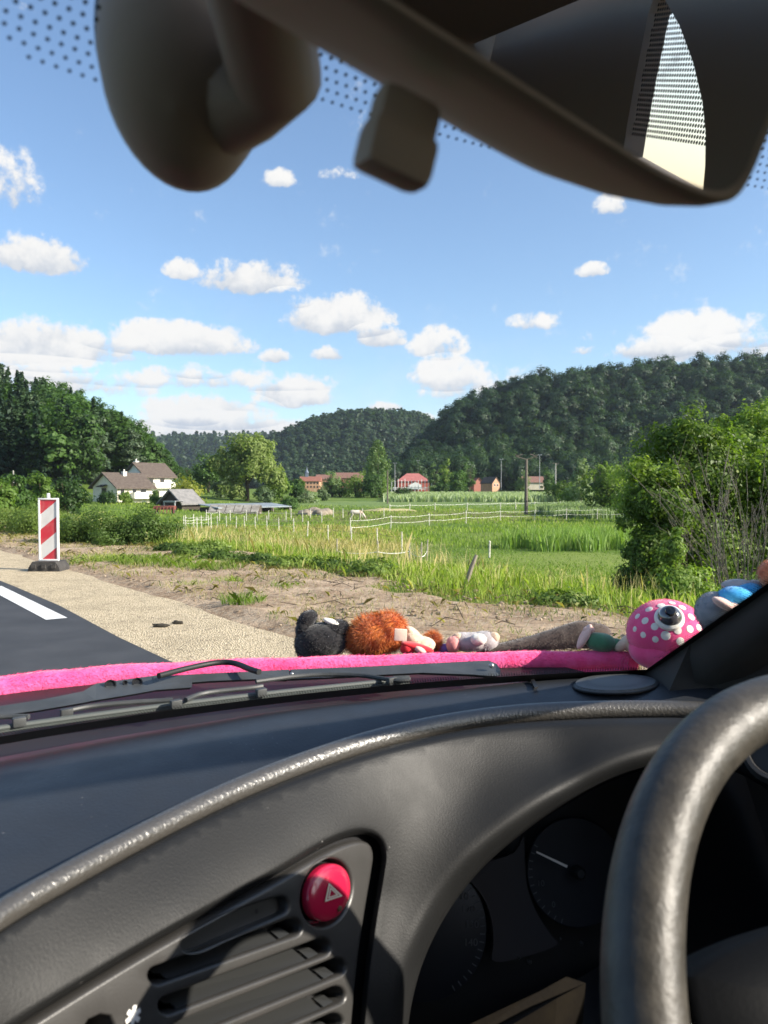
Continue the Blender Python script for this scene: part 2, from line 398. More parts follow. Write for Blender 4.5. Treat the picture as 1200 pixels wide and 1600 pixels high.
# the bare dirt is a real, slightly bumpy bank of soil
def dirt():
    ns, nt = 40, 320; g = np.random.default_rng(5); V = []
    from mathutils import noise as mn
    for t in np.linspace(-12, 75, nt):
        e = 6.35+.5*math.sin(t*.55+1)+.3*math.sin(t*1.7)+.2*math.sin(t*4.1) - .035*max(t-8, 0)
        for i in range(ns):
            s = 3.05+(e-3.05)*i/(ns-1); p = CR*s+CF*t
            k = min(i/5, (ns-1-i)/5, 1)
            z = .035*k - .02*(1-k)+k*(.05*(mn.noise(Vector((p[0]*.9, p[1]*.9, 0)))+.55)+.028*mn.noise(Vector((p[0]*4, p[1]*4, 3)))+.018*mn.noise(Vector((p[0]*11, p[1]*11, 7))))
            V.append((p[0], p[1], z))
    F = [(i*ns+j, i*ns+j+1, (i+1)*ns+j+1, (i+1)*ns+j) for i in range(nt-1) for j in range(ns-1)]
    mb = MB(); mb.add(V, F); tag(mb.build('dirt_ground', dirtmat()), kind='structure')
dirt()
M_line = mat('road_paint', (.74, .74, .71), .6, (.60, .60, .57), 9, bump=.2, bscale=120, lo=.5, hi=.8)
tag(strip('edge_line', 1.76, 1.95, 7.55, 10.6, .012, M_line, n=12), kind='structure')

# ------------------------------------------------------------------ foliage generators (all leaves are real faces)
def quads(P, Nn, size, g, aspect=1.5, jitter=.35):
    n = len(P); Nn = Nn/np.linalg.norm(Nn, axis=1, keepdims=True)
    r = g.normal(size=(n, 3)); a = np.cross(Nn, r); a /= np.linalg.norm(a, axis=1, keepdims=True)+1e-9; b = np.cross(Nn, a)
    sz = (size*g.uniform(1-jitter, 1+jitter, n))[:, None]
    a = a*sz*.5*aspect; b = b*sz*.5
    fold = Nn*sz*.12
    return np.stack([P-a, P-b*.9+fold, P+a, P+b*.9+fold], 1)
def unit(g, n):
    v = g.normal(size=(n, 3)); return v/np.linalg.norm(v, axis=1, keepdims=True)
def round_crown(seed, rx, rz, cz, clumps, leaves, size, cr=.30, flat=.8, lumpy=.25, droop=0, inner=.5, aspect=1.5, ow=.4, jn=.38):
    g = np.random.default_rng(seed)
    d = unit(g, clumps); rr = g.uniform(inner, 1, clumps)[:, None]
    lob = 1+lumpy*np.sin(d[:, :1]*3.1+seed)*np.cos(d[:, 1:2]*2.7+seed*1.3)+g.normal(0, lumpy*.35, (clumps, 1))
    c = d*rr*lob*np.array([rx, rx, rz]); c[:, 2] += cz
    crad = cr*rx*g.uniform(.6, 1.35, clumps)
    idx = np.repeat(np.arange(clumps), leaves); n = len(idx)
    e = unit(g, n); rad = crad[idx][:, None]*g.uniform(.35, 1.05, (n, 1))
    P = c[idx]+e*rad*np.array([1, 1, flat])
    if droop: P[:, 2] -= droop*g.uniform(0, 1, n)**2*(np.linalg.norm(P[:, :2], axis=1)/rx)
    out = c[idx]-np.array([0, 0, cz]); out /= np.linalg.norm(out, axis=1, keepdims=True)+1e-6
    Nn = e*.8+out*ow+np.array([0, 0, .35])+g.normal(0, jn, (n, 3))
    tint = np.clip(g.uniform(0, 1, n)*.7+.3*g.uniform(0, 1, clumps)[idx], 0, 1)
    return quads(P, Nn, size, g, aspect), tint
def conifer(seed, h, r, leaves, size, power=.9, base=.12):
    g = np.random.default_rng(seed)
    nb = int(h*5.5); z = base+(1-base)*(np.arange(nb)+g.uniform(0, 1, nb))/nb
    rad = r*(1-z)**power*g.uniform(.7, 1.15, nb)+.12
    az = g.uniform(0, 6.283, nb)
    per = np.maximum(6, (leaves*rad/rad.sum()).astype(int)); idx = np.repeat(np.arange(nb), per); n = len(idx)
    u = g.uniform(.08, 1, n)**.7
    x = rad[idx]*u; w = (1-u*.75)*rad[idx]*.33
    lat = g.normal(0, .5, n)*w; zz = z[idx]*h - x*.32*(1-z[idx]*.6)+.10*x*u+g.normal(0, .12, n)
    ca, sa = np.cos(az[idx]), np.sin(az[idx])
    P = np.stack([x*ca-lat*sa, x*sa+lat*ca, zz], 1)
    Nn = np.stack([ca*.5, sa*.5, np.full(n, .8)], 1)+g.normal(0, .35, (n, 3))
    return quads(P, Nn, size, g, 1.8), g.uniform(0, 1, n)
def column_crown(seed, r, h, leaves, size):
    g = np.random.default_rng(seed); k = int(leaves/26)
    z = g.uniform(.08, 1, k); rad = r*np.sin(np.clip(z, 0, 1)**.65*math.pi)**.55*g.uniform(.5, 1, k); az = g.uniform(0, 6.28, k)
    c = np.stack([rad*np.cos(az), rad*np.sin(az), z*h], 1); idx = np.repeat(np.arange(k), 26); n = len(idx)
    e = unit(g, n); P = c[idx]+e*np.array([r*.26, r*.26, r*.42])*g.uniform(.4, 1, (n, 1))
    return quads(P, e+np.array([0, 0, .3])+g.normal(0, .4, (n, 3)), size, g), g.uniform(0, 1, n)
def scatter_join(variants, pts, scales, seed, flatten=1.0):
    g = np.random.default_rng(seed); out = []; tint = []
    for p, s in zip(pts, scales):
        V, t = variants[g.integers(len(variants))]; a = g.uniform(0, 6.28); c_, s_ = math.cos(a), math.sin(a)
        M = np.array([[c_, -s_, 0], [s_, c_, 0], [0, 0, 1]])*s
        out.append(V@M.T+np.array(p)); tint.append(np.clip(t*.6+g.uniform(0, .4), 0, 1))
    return np.concatenate(out), np.concatenate(tint)

# ------------------------------------------------------------------ woods
g = np.random.default_rng(11)
# right hill: nearest trees are things, the rest of the wood is one mass
hv = [round_crown(140+i, 4.9, 6.0, 9.0, 50, 64, .52, cr=.42, lumpy=.22, inner=.55, ow=1.1, jn=.28) for i in range(5)]
hill_me = []
for i, (V, t) in enumerate(hv): hill_me.append(np_mesh('hill_tree', V, 4, t))
for me in hill_me: me.materials.append(L_hill)
pts = []
for k in range(60000):
    px = g.uniform(590, 1560); Y = g.uniform(318, 545)
    x = (px-600)/1200*Y
    top = ridge(px, RT_RIGHT)
    if px < 612+ (Y-330)*.05 or (768-top) < 16: continue
    pts.append((x, Y))
pts = np.array(pts); keep = []; cell = {}
for i, p in enumerate(pts):
    kx = (int(p[0]//7.3), int(p[1]//7.3))
    if any(np.hypot(*(p-pts[j])) < 7.3 for dx in (-1, 0, 1) for dy in (-1, 0, 1) for j in cell.get((kx[0]+dx, kx[1]+dy), [])): continue
    cell.setdefault(kx, []).append(i); keep.append(i)
pts = pts[keep]; Z = H(pts[:, 0], pts[:, 1]); px = PXS(pts[:, 0], pts[:, 1])
inview = px < 1215
order = np.argsort(pts[:, 1]+np.where(inview, 0, 1e4)); N_IND = 150
for q, i in enumerate(order[:N_IND]):
    o = bpy.data.objects.new('hillside_tree', hill_me[q % 5]); C.objects.link(o)
    o.location = (pts[i, 0], pts[i, 1], Z[i]-1.5); sclx = g.uniform(.75, 1.25); o.scale = (sclx, sclx, sclx*g.uniform(.9, 1.15)); o.rotation_euler.z = g.uniform(0, 6.28)
    tag(o, 'round dark green broadleaf tree at the foot of the right wooded hill', 'tree', 'trees along the foot of the right hill')
rest = order[N_IND:]
hv2 = [round_crown(160+i, 4.9, 6.0, 9.0, 40, 40, .68, cr=.40, lumpy=.25, inner=.55, ow=1.1, jn=.28) for i in range(5)]
cv2 = [conifer(70+i, 17, 3.6, 260, 1.1) for i in range(2)]
V, t = scatter_join(hv2, np.c_[pts[rest], Z[rest]-1.5], g.uniform(.7, 1.3, len(rest)), 5)
tag(link_mesh('hill_forest', np_mesh('hill_forest', V, 4, t), L_hill), 'dense dark green wood covering the big hill on the right', 'forest', kind='stuff')
# middle and far hills
def far_wood(name, label, pts_px, Y0, Y1, n, size, variants, m, seed, pxr, ridgepts, minrel=8):
    g = np.random.default_rng(seed); P = []
    for k in range(n*3):
        px = g.uniform(*pxr); Y = g.uniform(Y0, Y1)
        if 768-ridge(px, ridgepts) < minrel: continue
        x = (px-600)/1200*Y; P.append((x, Y, float(H(x, Y))-1))
        if len(P) >= n: break
    V, t = scatter_join(variants, P, g.uniform(.75, 1.2, len(P))*size, seed)
    tag(link_mesh(name, np_mesh(name, V, 4, t), m), label, 'forest', kind='stuff')
fv = [round_crown(80+i, 5.2, 6.5, 8.0, 20, 12, 1.7, cr=.4, ow=1.1, jn=.28) for i in range(4)]
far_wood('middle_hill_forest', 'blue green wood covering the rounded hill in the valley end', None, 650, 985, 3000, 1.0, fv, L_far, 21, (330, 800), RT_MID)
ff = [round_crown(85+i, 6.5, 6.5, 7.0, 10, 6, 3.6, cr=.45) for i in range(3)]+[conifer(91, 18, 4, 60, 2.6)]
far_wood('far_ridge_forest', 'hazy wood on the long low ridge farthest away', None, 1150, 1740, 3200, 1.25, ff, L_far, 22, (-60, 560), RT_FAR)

# left forest, every tree a thing
kinds = []
for i in range(3): kinds.append(('spruce_tree', conifer(100+i, 22, 4.2, 2600, .62), L_spruce, 'tall dark spruce standing in the wood on the left slope', 'spruces in the left wood'))
for i in range(3): kinds.append(('beech_tree', round_crown(110+i, 5.2, 8.0, 12.5, 64, 64, .56, cr=.33, lumpy=.3, ow=.8, jn=.3), L_broad, 'leafy mid green broadleaf tree in the wood on the left slope', 'broadleaf trees in the left wood'))
for i in range(2): kinds.append(('pine_tree', round_crown(120+i, 3.8, 8.5, 12, 46, 60, .48, cr=.42, flat=.55, lumpy=.15), L_pine, 'grey green pine with layered tufts in the wood on the left slope', 'pines in the left wood'))
kme = [np_mesh(k[0], k[1][0], 4, k[1][1]) for k in kinds]
for me, k in zip(kme, kinds): me.materials.append(k[2])
P = []
for row, (Y, n) in enumerate(((150, 24), (163, 24), (178, 25), (195, 26), (214, 28), (236, 28), (258, 26))):
    for j in range(n):
        pxx = -110+(j+g.uniform(.1, .9))*(420/n) - (6 if row > 4 else 0)
        if pxx > 262+row*4: continue
        Yj = Y+g.uniform(-5, 5)
        if Yj < 172 and 150 < pxx < 262: Yj += 25
        P.append((pxx, Yj, row))
for (pxx, Y, row) in P:
    x = (pxx-600)/1200*Y; z = float(H(x, Y))
    r = g.uniform()
    if pxx < 60: k = (0 if r < .35 else 1 if r < .62 else 2 if r < .75 else 6 if r < .85 else 7 if r < .92 else 3)
    elif 130 < pxx < 185 and row < 4: k = (0 if r < .4 else 2 if r < .7 else 6)
    else: k = (3 if r < .28 else 4 if r < .52 else 5 if r < .72 else 0 if r < .85 else 1 if r < .94 else 7)
    o = bpy.data.objects.new(kinds[k][0], kme[k]); C.objects.link(o)
    want = (768-ridge(pxx, RT_LEFT))/1200*Y+EYE
    s = g.uniform(.78, 1.02)
    hmax = (want-z)/(22 if k < 3 else 20.5); s = min(s, max(hmax*g.uniform(.88, 1.04), .35)) if row < 6 else max(.3, min(1.1, hmax))
    o.location = (x, Y, z-.5); o.scale = (s*g.uniform(.9, 1.15),)*2+(s,); o.rotation_euler.z = g.uniform(0, 6.28)
    tag(o, kinds[k][3], 'tree', kinds[k][4])
# ------------------------------------------------------------------ houses in the valley
M_wall = mat('cream_render', (.70, .64, .52), .8, (.60, .54, .43), 1.2)
M_wallw = mat('white_render', (.80, .78, .72), .8, (.70, .67, .60), 1.5)
M_roofbrown = mat('brown_roof_tiles', (.075, .055, .045), .8, (.12, .095, .075), 3, bump=.5, bscale=14)
M_roofred = mat('red_roof_tiles', (.22, .085, .055), .8, (.30, .13, .09), 2, bump=.4, bscale=10)
M_roofred2 = mat('weathered_red_tiles', (.24, .13, .095), .8, (.17, .09, .07), 2)
M_glass = mat('window_glass', (.02, .025, .03), .1, spec=.6)
M_metal = mat('grey_metal', (.35, .36, .37), .5, (.25, .26, .27), 5, metal=.4)
M_sheet = mat('roofing_sheet', (.34, .38, .40), .45, (.24, .27, .28), 1.0, metal=.3)
M_orange = mat('orange_render', (.50, .29, .18), .85, (.42, .24, .15), 1)
M_pink = mat('pink_render', (.46, .21, .16), .85, (.48, .18, .13), 1)
M_brickred = mat('red_panel', (.42, .10, .07), .8, (.32, .08, .055), 2)
M_pole = mat('weathered_pole', (.10, .085, .07), .85, (.17, .14, .11), 6)
M_conc = mat('concrete', (.42, .40, .37), .85, (.32, .31, .29), 5)
def xf(loc, yaw):
    c_, s_ = math.cos(yaw), math.sin(yaw); M = np.array([[c_, -s_, 0], [s_, c_, 0], [0, 0, 1]])
    return lambda p: np.array(loc)+M@np.array(p, float)
def gable_house(name, label, loc, yaw, w, l, eave, ridge_, wall, roof, windows=(), over=.5, cat='house', doors=(), chimney=None, balcony=None, group=None, gable_wall=None, thick=.22):
    """gable end at local y=0 faces -y, width w along x, length l along y"""
    t = thing(name, label, cat, loc, group); T = xf(loc, yaw); Mx = np.stack([T((1, 0, 0))-T((0, 0, 0)), T((0, 1, 0))-T((0, 0, 0)), np.array([0, 0, 1])], 1)
    mb = MB(); h = w/2
    mb.prism([T(p) for p in [(-h, 0, -1.5), (h, 0, -1.5), (h, 0, eave), (0, 0, ridge_), (-h, 0, eave)]], T((0, l, 0))-T((0, 0, 0)))
    mb.build('wall', wall, t, smooth=False)
    mb = MB(); sl = (ridge_-eave)/h; e = over
    for sg in (-1, 1):
        a = [(0, -e, ridge_+.02), (sg*(h+e), -e, eave-sl*e+.02), (sg*(h+e), -e, eave-sl*e+.02+thick), (0, -e, ridge_+.02+thick)]
        mb.prism([T(p) for p in a], T((0, l+2*e, 0))-T((0, 0, 0)))
    rf = mb.build('roof', roof, t, smooth=False)
    if chimney:
        mb = MB(); x, y, hh = chimney; zz = ridge_-abs(x)*sl
        mb.box(T((x, y, zz+hh/2-.2)), (.6, .6, hh+.4), Mx); mb.box(T((x, y, zz+hh+.05)), (.75, .75, .12), Mx)
        mb.tube([T((x, y, zz+hh)), T((x, y, zz+hh+.5))], .12, 8)
        mb.build('chimney', M_wallw, rf, smooth=False)
    for (side, u, z, ww, hh) in windows:
        if side == 'g': c_, n_, a_ = (u, -.03, z), (0, -1, 0), (1, 0, 0)
        elif side == 'r': c_, n_, a_ = (h+.03, u, z), (1, 0, 0), (0, 1, 0)
        else: c_, n_, a_ = (-h-.03, u, z), (-1, 0, 0), (0, 1, 0)
        sx = (ww+.2, .08, hh+.2) if side == 'g' else (.08, ww+.2, hh+.2)
        mb = MB(); mb.box(T(c_), sx, Mx); wn = mb.build('window', M_white if wall is not M_wallw else M_wood, t, smooth=False)
        c2 = np.array(c_)+np.array(n_)*.05; sx = (ww, .06, hh) if side == 'g' else (.06, ww, hh)
        mb = MB(); mb.box(T(c2), sx, Mx); mb.build('pane', M_glass, wn, smooth=False)
    for (side, u, z, ww, hh) in doors:
        c_ = (u, -.05, z) if side == 'g' else (h+.05, u, z); sx = (ww, .12, hh) if side == 'g' else (.12, ww, hh)
        mb = MB(); mb.box(T(c_), sx, Mx); mb.build('door', M_darkwood, t, smooth=False)
    if balcony:
        y0, y1, z, dep = balcony; mb = MB()
        mb.box(T((h+dep/2, (y0+y1)/2, z)), (dep, y1-y0, .18), Mx); mb.box(T((h+dep, (y0+y1)/2, z+.5)), (.12, y1-y0, .95), Mx)
        for yy in (y0, y1): mb.box(T((h+dep/2, yy, z+.5)), (dep, .10, .9), Mx)
        mb.build('balcony', M_wallw, t, smooth=False)
    return t, T, Mx
# white farmhouse pair: near corner of the first at px 192
yawH = math.radians(-38)
Yh = 128.0
def house_loc(px, Y, py_base):
    p = at(px, py_base, Y); return p
p0 = house_loc(164, Yh, 786)
H0, _, _ = gable_house('farmhouse', 'cream gabled house with dark door in the gable and balcony above white ground floor', p0, yawH, 7.2, 6.6, 2.7, 4.9, M_wall, M_roofbrown,
            windows=[('r', .9, 1.9, .7, 1.0), ('r', 3.2, 1.9, .7, 1.1), ('r', 4.9, 1.9, 1.1, .9), ('r', 3.1, -.3, .6, .9), ('r', 5.0, -.3, .7, 1.0)],
            doors=[('g', -.2, 1.5, 1.2, 2.0)], chimney=(.7, 3.2, .7), balcony=(2.6, 6.5, .8, 1.0), over=.6)
p1 = house_loc(211, Yh+8, 780)
gable_house('farmhouse', 'white house with steep brown roof and upper balcony just behind the cream house', p1, yawH, 6.4, 5.8, 4.1, 6.3, M_wallw, M_roofbrown,
            windows=[('r', 1.1, 3.3, .7, .9), ('r', 3.4, 3.3, .7, .9), ('r', 2.3, .8, .8, 1.1)], chimney=(-.9, .9, 1.0), balcony=(1.4, 5.6, 2.0, .9), over=.55)
# canopy over the gable door
Tt = xf(p0, yawH)
mb = MB(); mb.prism([Tt((-1.1, -.06, 2.95)), Tt((.8, -.06, 2.95)), Tt((.8, -1.0, 2.65)), Tt((-1.1, -1.0, 2.65))], (0, 0, .12)); mb.build('door_canopy', M_darkwood, H0, smooth=False)
# dark shed with lean-to
ps = house_loc(268, 112, 801)
t_, T_, Mx_ = gable_house('wooden_shed', 'dark timber shed with grey gabled roof and white framed lean-to', ps, math.radians(-33), 4.4, 3.6, 1.5, 3.2, M_darkwood, mat('grey_roof', (.16, .155, .15), .7, (.22, .21, .2), 2), over=.5, cat='shed')
mb = MB()
for x in (.3, 2.5): mb.box(T_((x, -1.6, .7)), (.14, .14, 1.9), Mx_)
mb.box(T_((1.4, -1.6, 1.62)), (2.5, .16, .16), Mx_); mb.box(T_((1.4, -.8, 1.72)), (2.5, 1.75, .06), Mx_)
mb.tube([T_((2.4, -1.7, .9)), T_((1.2, -1.75, -.2))], .05, 6)
mb.build('lean_to', M_metal, t_, smooth=False)
# red farm machine beside the shed
pm = gp(258, 803); t_ = thing('farm_implement', 'rusty red farm implement parked in front of the dark shed', 'farm machine', pm)
mb = MB(); mb.box(pm+[0, 0, .8], (2.6, 1.2, .5), bev=.08)
for k in range(7): mb.tube([pm+[-1.3+k*.43, -.6, .9], pm+[-1.35+k*.45, -.9, .1]], .05, 6)
mb.build('frame', mat('rusty_red', (.22, .05, .04), .7, (.12, .05, .035), 4), t_)
for sx in (-1.1, 1.1):
    mb = MB(); mb.lathe(pm+[sx-.12, 0, .45], (1, 0, 0), [(0, 0), (.42, 0), (.45, .06), (.45, .2), (.42, .24), (0, .24)], 18); mb.build('wheel', M_darkwood, t_)
# low open sheds by the willow
pl = gp(380, 800); Yl = pl[1]
def low_shed():
    a = at(325, 792, Yl-6); b = at(440, 789, Yl+6); d = (b-a); L = np.linalg.norm(d[:2]); yaw = math.atan2(d[1], d[0]); zg = float(H(*((a+b)/2)[:2]))
    loc = np.array([(a[0]+b[0])/2, (a[1]+b[1])/2, zg]); T = xf(loc, yaw); M = np.stack([T((1, 0, 0))-loc, T((0, 1, 0))-loc, [0, 0, 1]], 1)
    t = thing('field_shelter', 'long low open shelter with flat grey sheet roof below the willow', 'shelter', loc)
    mb = MB(); h0 = (a[2]+b[2])/2-zg
    V = [T((-L/2, -2.2, h0-.25)), T((L/2, -2.2, h0-.25)), T((L/2, 2.2, h0+.25)), T((-L/2, 2.2, h0+.25))]
    mb.prism(V, (0, 0, .12)); mb.build('roof', M_sheet, t, smooth=False)
    mb = MB(); mb.box(T((0, 1.9, h0/2-.1)), (L-.3, .12, h0), M); mb.box(T((-L/2+.2, 0, h0/2-.2)), (.12, 3.8, h0), M); mb.build('back_wall', M_darkwood, t, smooth=False)
    for k in range(5):
        mb = MB(); mb.box(T((-L/2+.3+k*(L-.6)/4, -2.0, h0/2-.2)), (.14, .14, h0), M); mb.build('post', M_wood, t, smooth=False)
low_shed()
pg = gp(366, 803)
t_ = thing('cold_frame', 'grey slatted lean-to frame of old windows in front of the low shelter', 'cold frame', pg)
mb = MB()
for k in range(6): mb.prism([pg+[-3.6+k*1.2, -.6, .25], pg+[-2.5+k*1.2, -.6, .25], pg+[-2.5+k*1.2, 1.2, 1.25], pg+[-3.6+k*1.2, 1.2, 1.25]], (0, 0, .06))
mb.build('window_panel', mat('dusty_glass', (.32, .30, .26), .5, (.2, .18, .15), 1.5), t_, smooth=False)
mb = MB(); mb.box(pg+[0, .3, .12], (7.4, 1.6, .25)); mb.box(pg+[0, 1.25, .6], (7.4, .08, 1.2)); mb.build('base', M_wood, t_, smooth=False)
# hip roofed hall behind a ball fence
def far_box(name, label, px0, px1, pyb, pyt, pyr, Y, wall, roof, cat='house', yaw=0, depth=9, hip=0, group=None, wins=0, rows=1):
    x0 = (px0-600)/1200*Y; x1 = (px1-600)/1200*Y; zb = at(600, pyb, Y)[2]; ze = at(600, pyt, Y)[2]; zr = at(600, pyr, Y)[2]
    loc = np.array([(x0+x1)/2, Y, zb]); t = thing(name, label, cat, loc, group); w = (x1-x0)/2
    T = xf(loc, yaw); mb = MB(); e = ze-zb; r = zr-zb
    mb.prism([T((-w, 0, -2)), T((w, 0, -2)), T((w, depth, -2)), T((-w, depth, -2))], (0, 0, e+2)); mb.build('wall', wall, t, smooth=False)
    mb = MB(); o_ = .4
    V = [T((-w-o_, -o_, e)), T((w+o_, -o_, e)), T((w+o_, depth+o_, e)), T((-w-o_, depth+o_, e)), T((-w-o_+hip*w+o_*(hip > 0), depth/2, r)), T((w+o_-hip*w-o_*(hip > 0), depth/2, r))]
    mb.add(V, [(0, 1, 5, 4), (2, 3, 4, 5), (1, 2, 5), (3, 0, 4), (0, 3, 2, 1)]); rf = mb.build('roof', roof, t, smooth=False)
    Mx = np.stack([T((1, 0, 0))-loc, T((0, 1, 0))-loc, [0, 0, 1]], 1)
    for rr_ in range(rows):
        for k in range(wins):
            mb = MB(); mb.box(T((-w+(k+.5)*2*w/wins, -.03, e*(rr_+.55)/rows)), (2*w/wins*.42, .1, e/rows*.45), Mx); mb.build('window', M_glass, t, smooth=False)
    return t, rf, T, Mx, e, r
t_, rf, T_, Mx_, e_, r_ = far_box('monastery', 'orange rendered building with red roof and slim grey bell turret', 468, 499, 764, 752, 744, 330, M_orange, M_roofred, 'building', depth=12, wins=6, rows=2)
mb = MB(); q = T_((-1.7, 6, r_)); mb.box(q+[0, 0, .5], (1.3, 1.3, 2.2)); mb.lathe(q+[0, 0, 1.6], (0, 0, 1), [(.95, 0), (.5, .9), (.14, 2.0), (0, 3.2)], 8); mb.build('bell_turret', mat('slate', (.14, .17, .22), .5), rf, smooth=False)
far_box('monastery_wing', 'long faded tile roof rising behind bushes beside the bell turret', 494, 530, 766, 749, 741, 345, M_orange, M_roofred2, 'building', depth=10, wins=4)
far_box('monastery_wing', 'farther reddish roof half hidden by the green bushes', 524, 566, 766, 747, 738, 362, M_pink, M_roofred2, 'building', depth=10)
t_, rf, T_, Mx_, e_, r_ = far_box('sports_hall', 'red walled hall with hipped red roof behind tall white posts', 621, 671, 764, 752, 739, 300, M_brickred, mat('pale_red_roof', (.42, .15, .13), .7, (.33, .12, .10), 1), 'hall', depth=13, hip=.62)
mb = MB(); w_ = .5*(671-621)/1200*300
mb.prism([T_((-w_*.26, -.6, 0)), T_((w_*.5, -.6, 0)), T_((w_*.5, -.6, 1.6)), T_((w_*.12, -.6, 2.7)), T_((-w_*.26, -.6, 1.6))], T_((0, .7, 0))-T_((0, 0, 0))); mb.build('entrance_gable', M_white, t_, smooth=False)
# white posts of the ball fence
loc = on(645, 290); loc[2] = at(645, 765, 290)[2]
t_ = thing('ball_fence', 'row of tall thin white posts with low white rail before the red hall', 'fence', loc)
for k in range(14):
    x = (612+k*5.2-600)/1200*290; mb = MB(); hh = g.uniform(3.2, 4.2); mb.box((x, 290, loc[2]+hh/2-.5), (.26, .2, hh+1)); mb.build('post', M_white, t_, smooth=False)
mb = MB(); mb.box(((645-600)/1200*290, 290, loc[2]+.7), (17, .12, .25)); mb.box(((645-600)/1200*290, 290, loc[2]+.2), (17, .10, .2)); mb.build('rail', M_white, t_, smooth=False)
gable_house('village_house', 'pink red gabled house left of the brown roofed one', at(748, 763, 305), math.radians(8), 3.8, 6, 2.0, 4.0, M_pink, M_roofred, over=.25)
gable_house('village_house', 'orange gabled house with dark brown roof beside the pink one', at(775, 763, 295), math.radians(40), 4.2, 6, 2.0, 4.2, M_orange, M_roofbrown, windows=[('g', -.8, 1.2, .6, .8), ('g', .8, 1.2, .6, .8)], over=.25)
far_box('village_barn', 'low house with wide plain red tile roof behind the reeds', 819, 850, 757, 754, 744, 290, M_wall, M_roofred2, 'barn', depth=8)
mb = MB()

# lamp posts and electricity poles
def lamp(px, pyt, pyb, Y, label, two=True):
    b = at(px, pyb, Y); h = at(px, pyt, Y)[2]-b[2]; t = thing('floodlight_mast', label, 'floodlight', b, 'floodlight masts round the sports ground')
    mb = MB(); mb.tube([b-[0, 0, 1], b+[0, 0, h]], [.14, .09], 8); mb.build('mast', M_metal, t)
    mb = MB(); mb.box(b+[0, 0, h], (1.5, .3, .18), bev=.04); mb.box(b+[-.5, -.1, h+.12], (.5, .4, .28), bev=.04); mb.box(b+[.5, -.1, h+.12], (.5, .4, .28), bev=.04); mb.build('lamp_head', M_metal, t)
lamp(617, 724, 762, 300, 'grey floodlight mast left of the red roofed hall')
lamp(653, 720, 750, 320, 'grey floodlight mast rising behind the red roofed hall')
lamp(783, 718, 762, 285, 'floodlight mast right of the orange gabled house')
lamp(843, 711, 760, 280, 'tall floodlight mast above the low red tile roof')
def pole(px, pyt, pyb, label, arms, name='utility_pole', r=.16, Y=None, mt=None):
    b = gp(px, pyb) if Y is None else at(px, pyb, Y); Y = b[1]; h = at(px, pyt, Y)[2]-b[2]; t = thing(name, label, 'pole', b)
    mb = MB(); mb.tube([b-[0, 0, .5], b+[0, 0, h]], [r*1.15, r*.8], 8); mb.build('shaft', mt or M_pole, t)
    mb = MB()
    for a in arms:
        (xa, za), (xb, zb) = a; mb.tube([b+[xa, 0, h+za], b+[xb, 0, h+zb]], .07, 6)
        mb.lathe(b+[xa, 0, h+za], (0, 0, 1), [(.0, 0), (.09, .02), (.07, .14), (.1, .2), (0, .28)], 8)
    if arms: mb.build('crossarm', M_pole, t)
    return b, h
bp, hp = pole(822, 718, 804, 'lattice sided electricity pole with spread crossarm standing in the meadow', [((-1.5, .45), (0, .0)), ((1.5, .45), (0, .0)), ((-1.5, .45), (-.5, .75)), ((1.5, .45), (.5, .75))], 'electricity_pole', .24)
b2, h2 = pole(868, 724, 757, 'pale electricity pole with short crossarm near the village trees', [((-.9, 0), (.9, 0)), ((.9, .0), (0, -.6))], 'electricity_pole', .2, Y=240, mt=M_conc)
b3, h3 = pole(605.5, 735, 787, 'thin bare pole standing alone in front of the poplar', [], 'utility_pole', .15)
pole(64/3, 735, 790, 'slim grey pole among the bushes at the left wood edge', [], 'utility_pole', .07, Y=70, mt=M_conc)
mb = MB()
for dx in (-1.5, 1.5):
    A = bp+[dx, 0, hp+.5]; B = b2+[dx*.6, 0, h2]
    pts_ = [A+(B-A)*u-np.array([0, 0, 1.6*4*u*(1-u)]) for u in np.linspace(0, 1, 12)]; mb.tube(pts_, .018, 4)
tag(mb.build('power_line', mat('wire', (.03, .03, .03), .5), origin=tuple(bp)), 'thin dark wires strung from the meadow pole to the village pole', 'wire')

# parked car, log stack, gravel track at the left
def parked_car():
    b = at(88, 790, 105.0); b[2] = float(H(b[0], b[1])); t = thing('parked_car', 'white car parked by the gravel track left of the houses', 'car', b)
    zr = 1.45; b[2] = float(H(b[0], b[1])); L = 4.2; x0 = b[0]-1.2
    mb = MB(); sec = [(-2.1, .35), (-2.12, .6), (-2.0, .8), (-1.5, .88), (-1.2, .93), (-.75, 1.25), (-.5, zr-.05), (-.1, zr), (.6, zr), (1.0, zr-.06), (1.5, 1.05), (1.9, .95), (2.1, .8), (2.12, .4)]
    mb.prism([b+[u, -.8, v] for u, v in sec], (0, 1.6, 0)); mb.build('body', M_white, t, smooth=False)
    for (u0, u1) in ((-.95, -.1), (0, .95)):
        mb = MB(); mb.prism([b+[u0, -.82, .95], b+[u1, -.82, .95], b+[u1-.25 if u1 > .5 else u1, -.82, zr-.1], b+[u0+.25 if u0 < -.5 else u0, -.82, zr-.1]], (0, .03, 0)); mb.build('window', M_glass, t, smooth=False)
    for sx in (-1.3, 1.3):
        for sy in (-.84, .64):
            mb = MB(); mb.lathe(b+[sx, sy, .31], (0, 1, 0), [(0, 0), (.29, 0), (.31, .05), (.31, .17), (0, .2)], 16); mb.build('wheel', mat('tyre', (.02, .02, .02), .8) if 'tyre' not in bpy.data.materials else bpy.data.materials['tyre'], t)
parked_car()
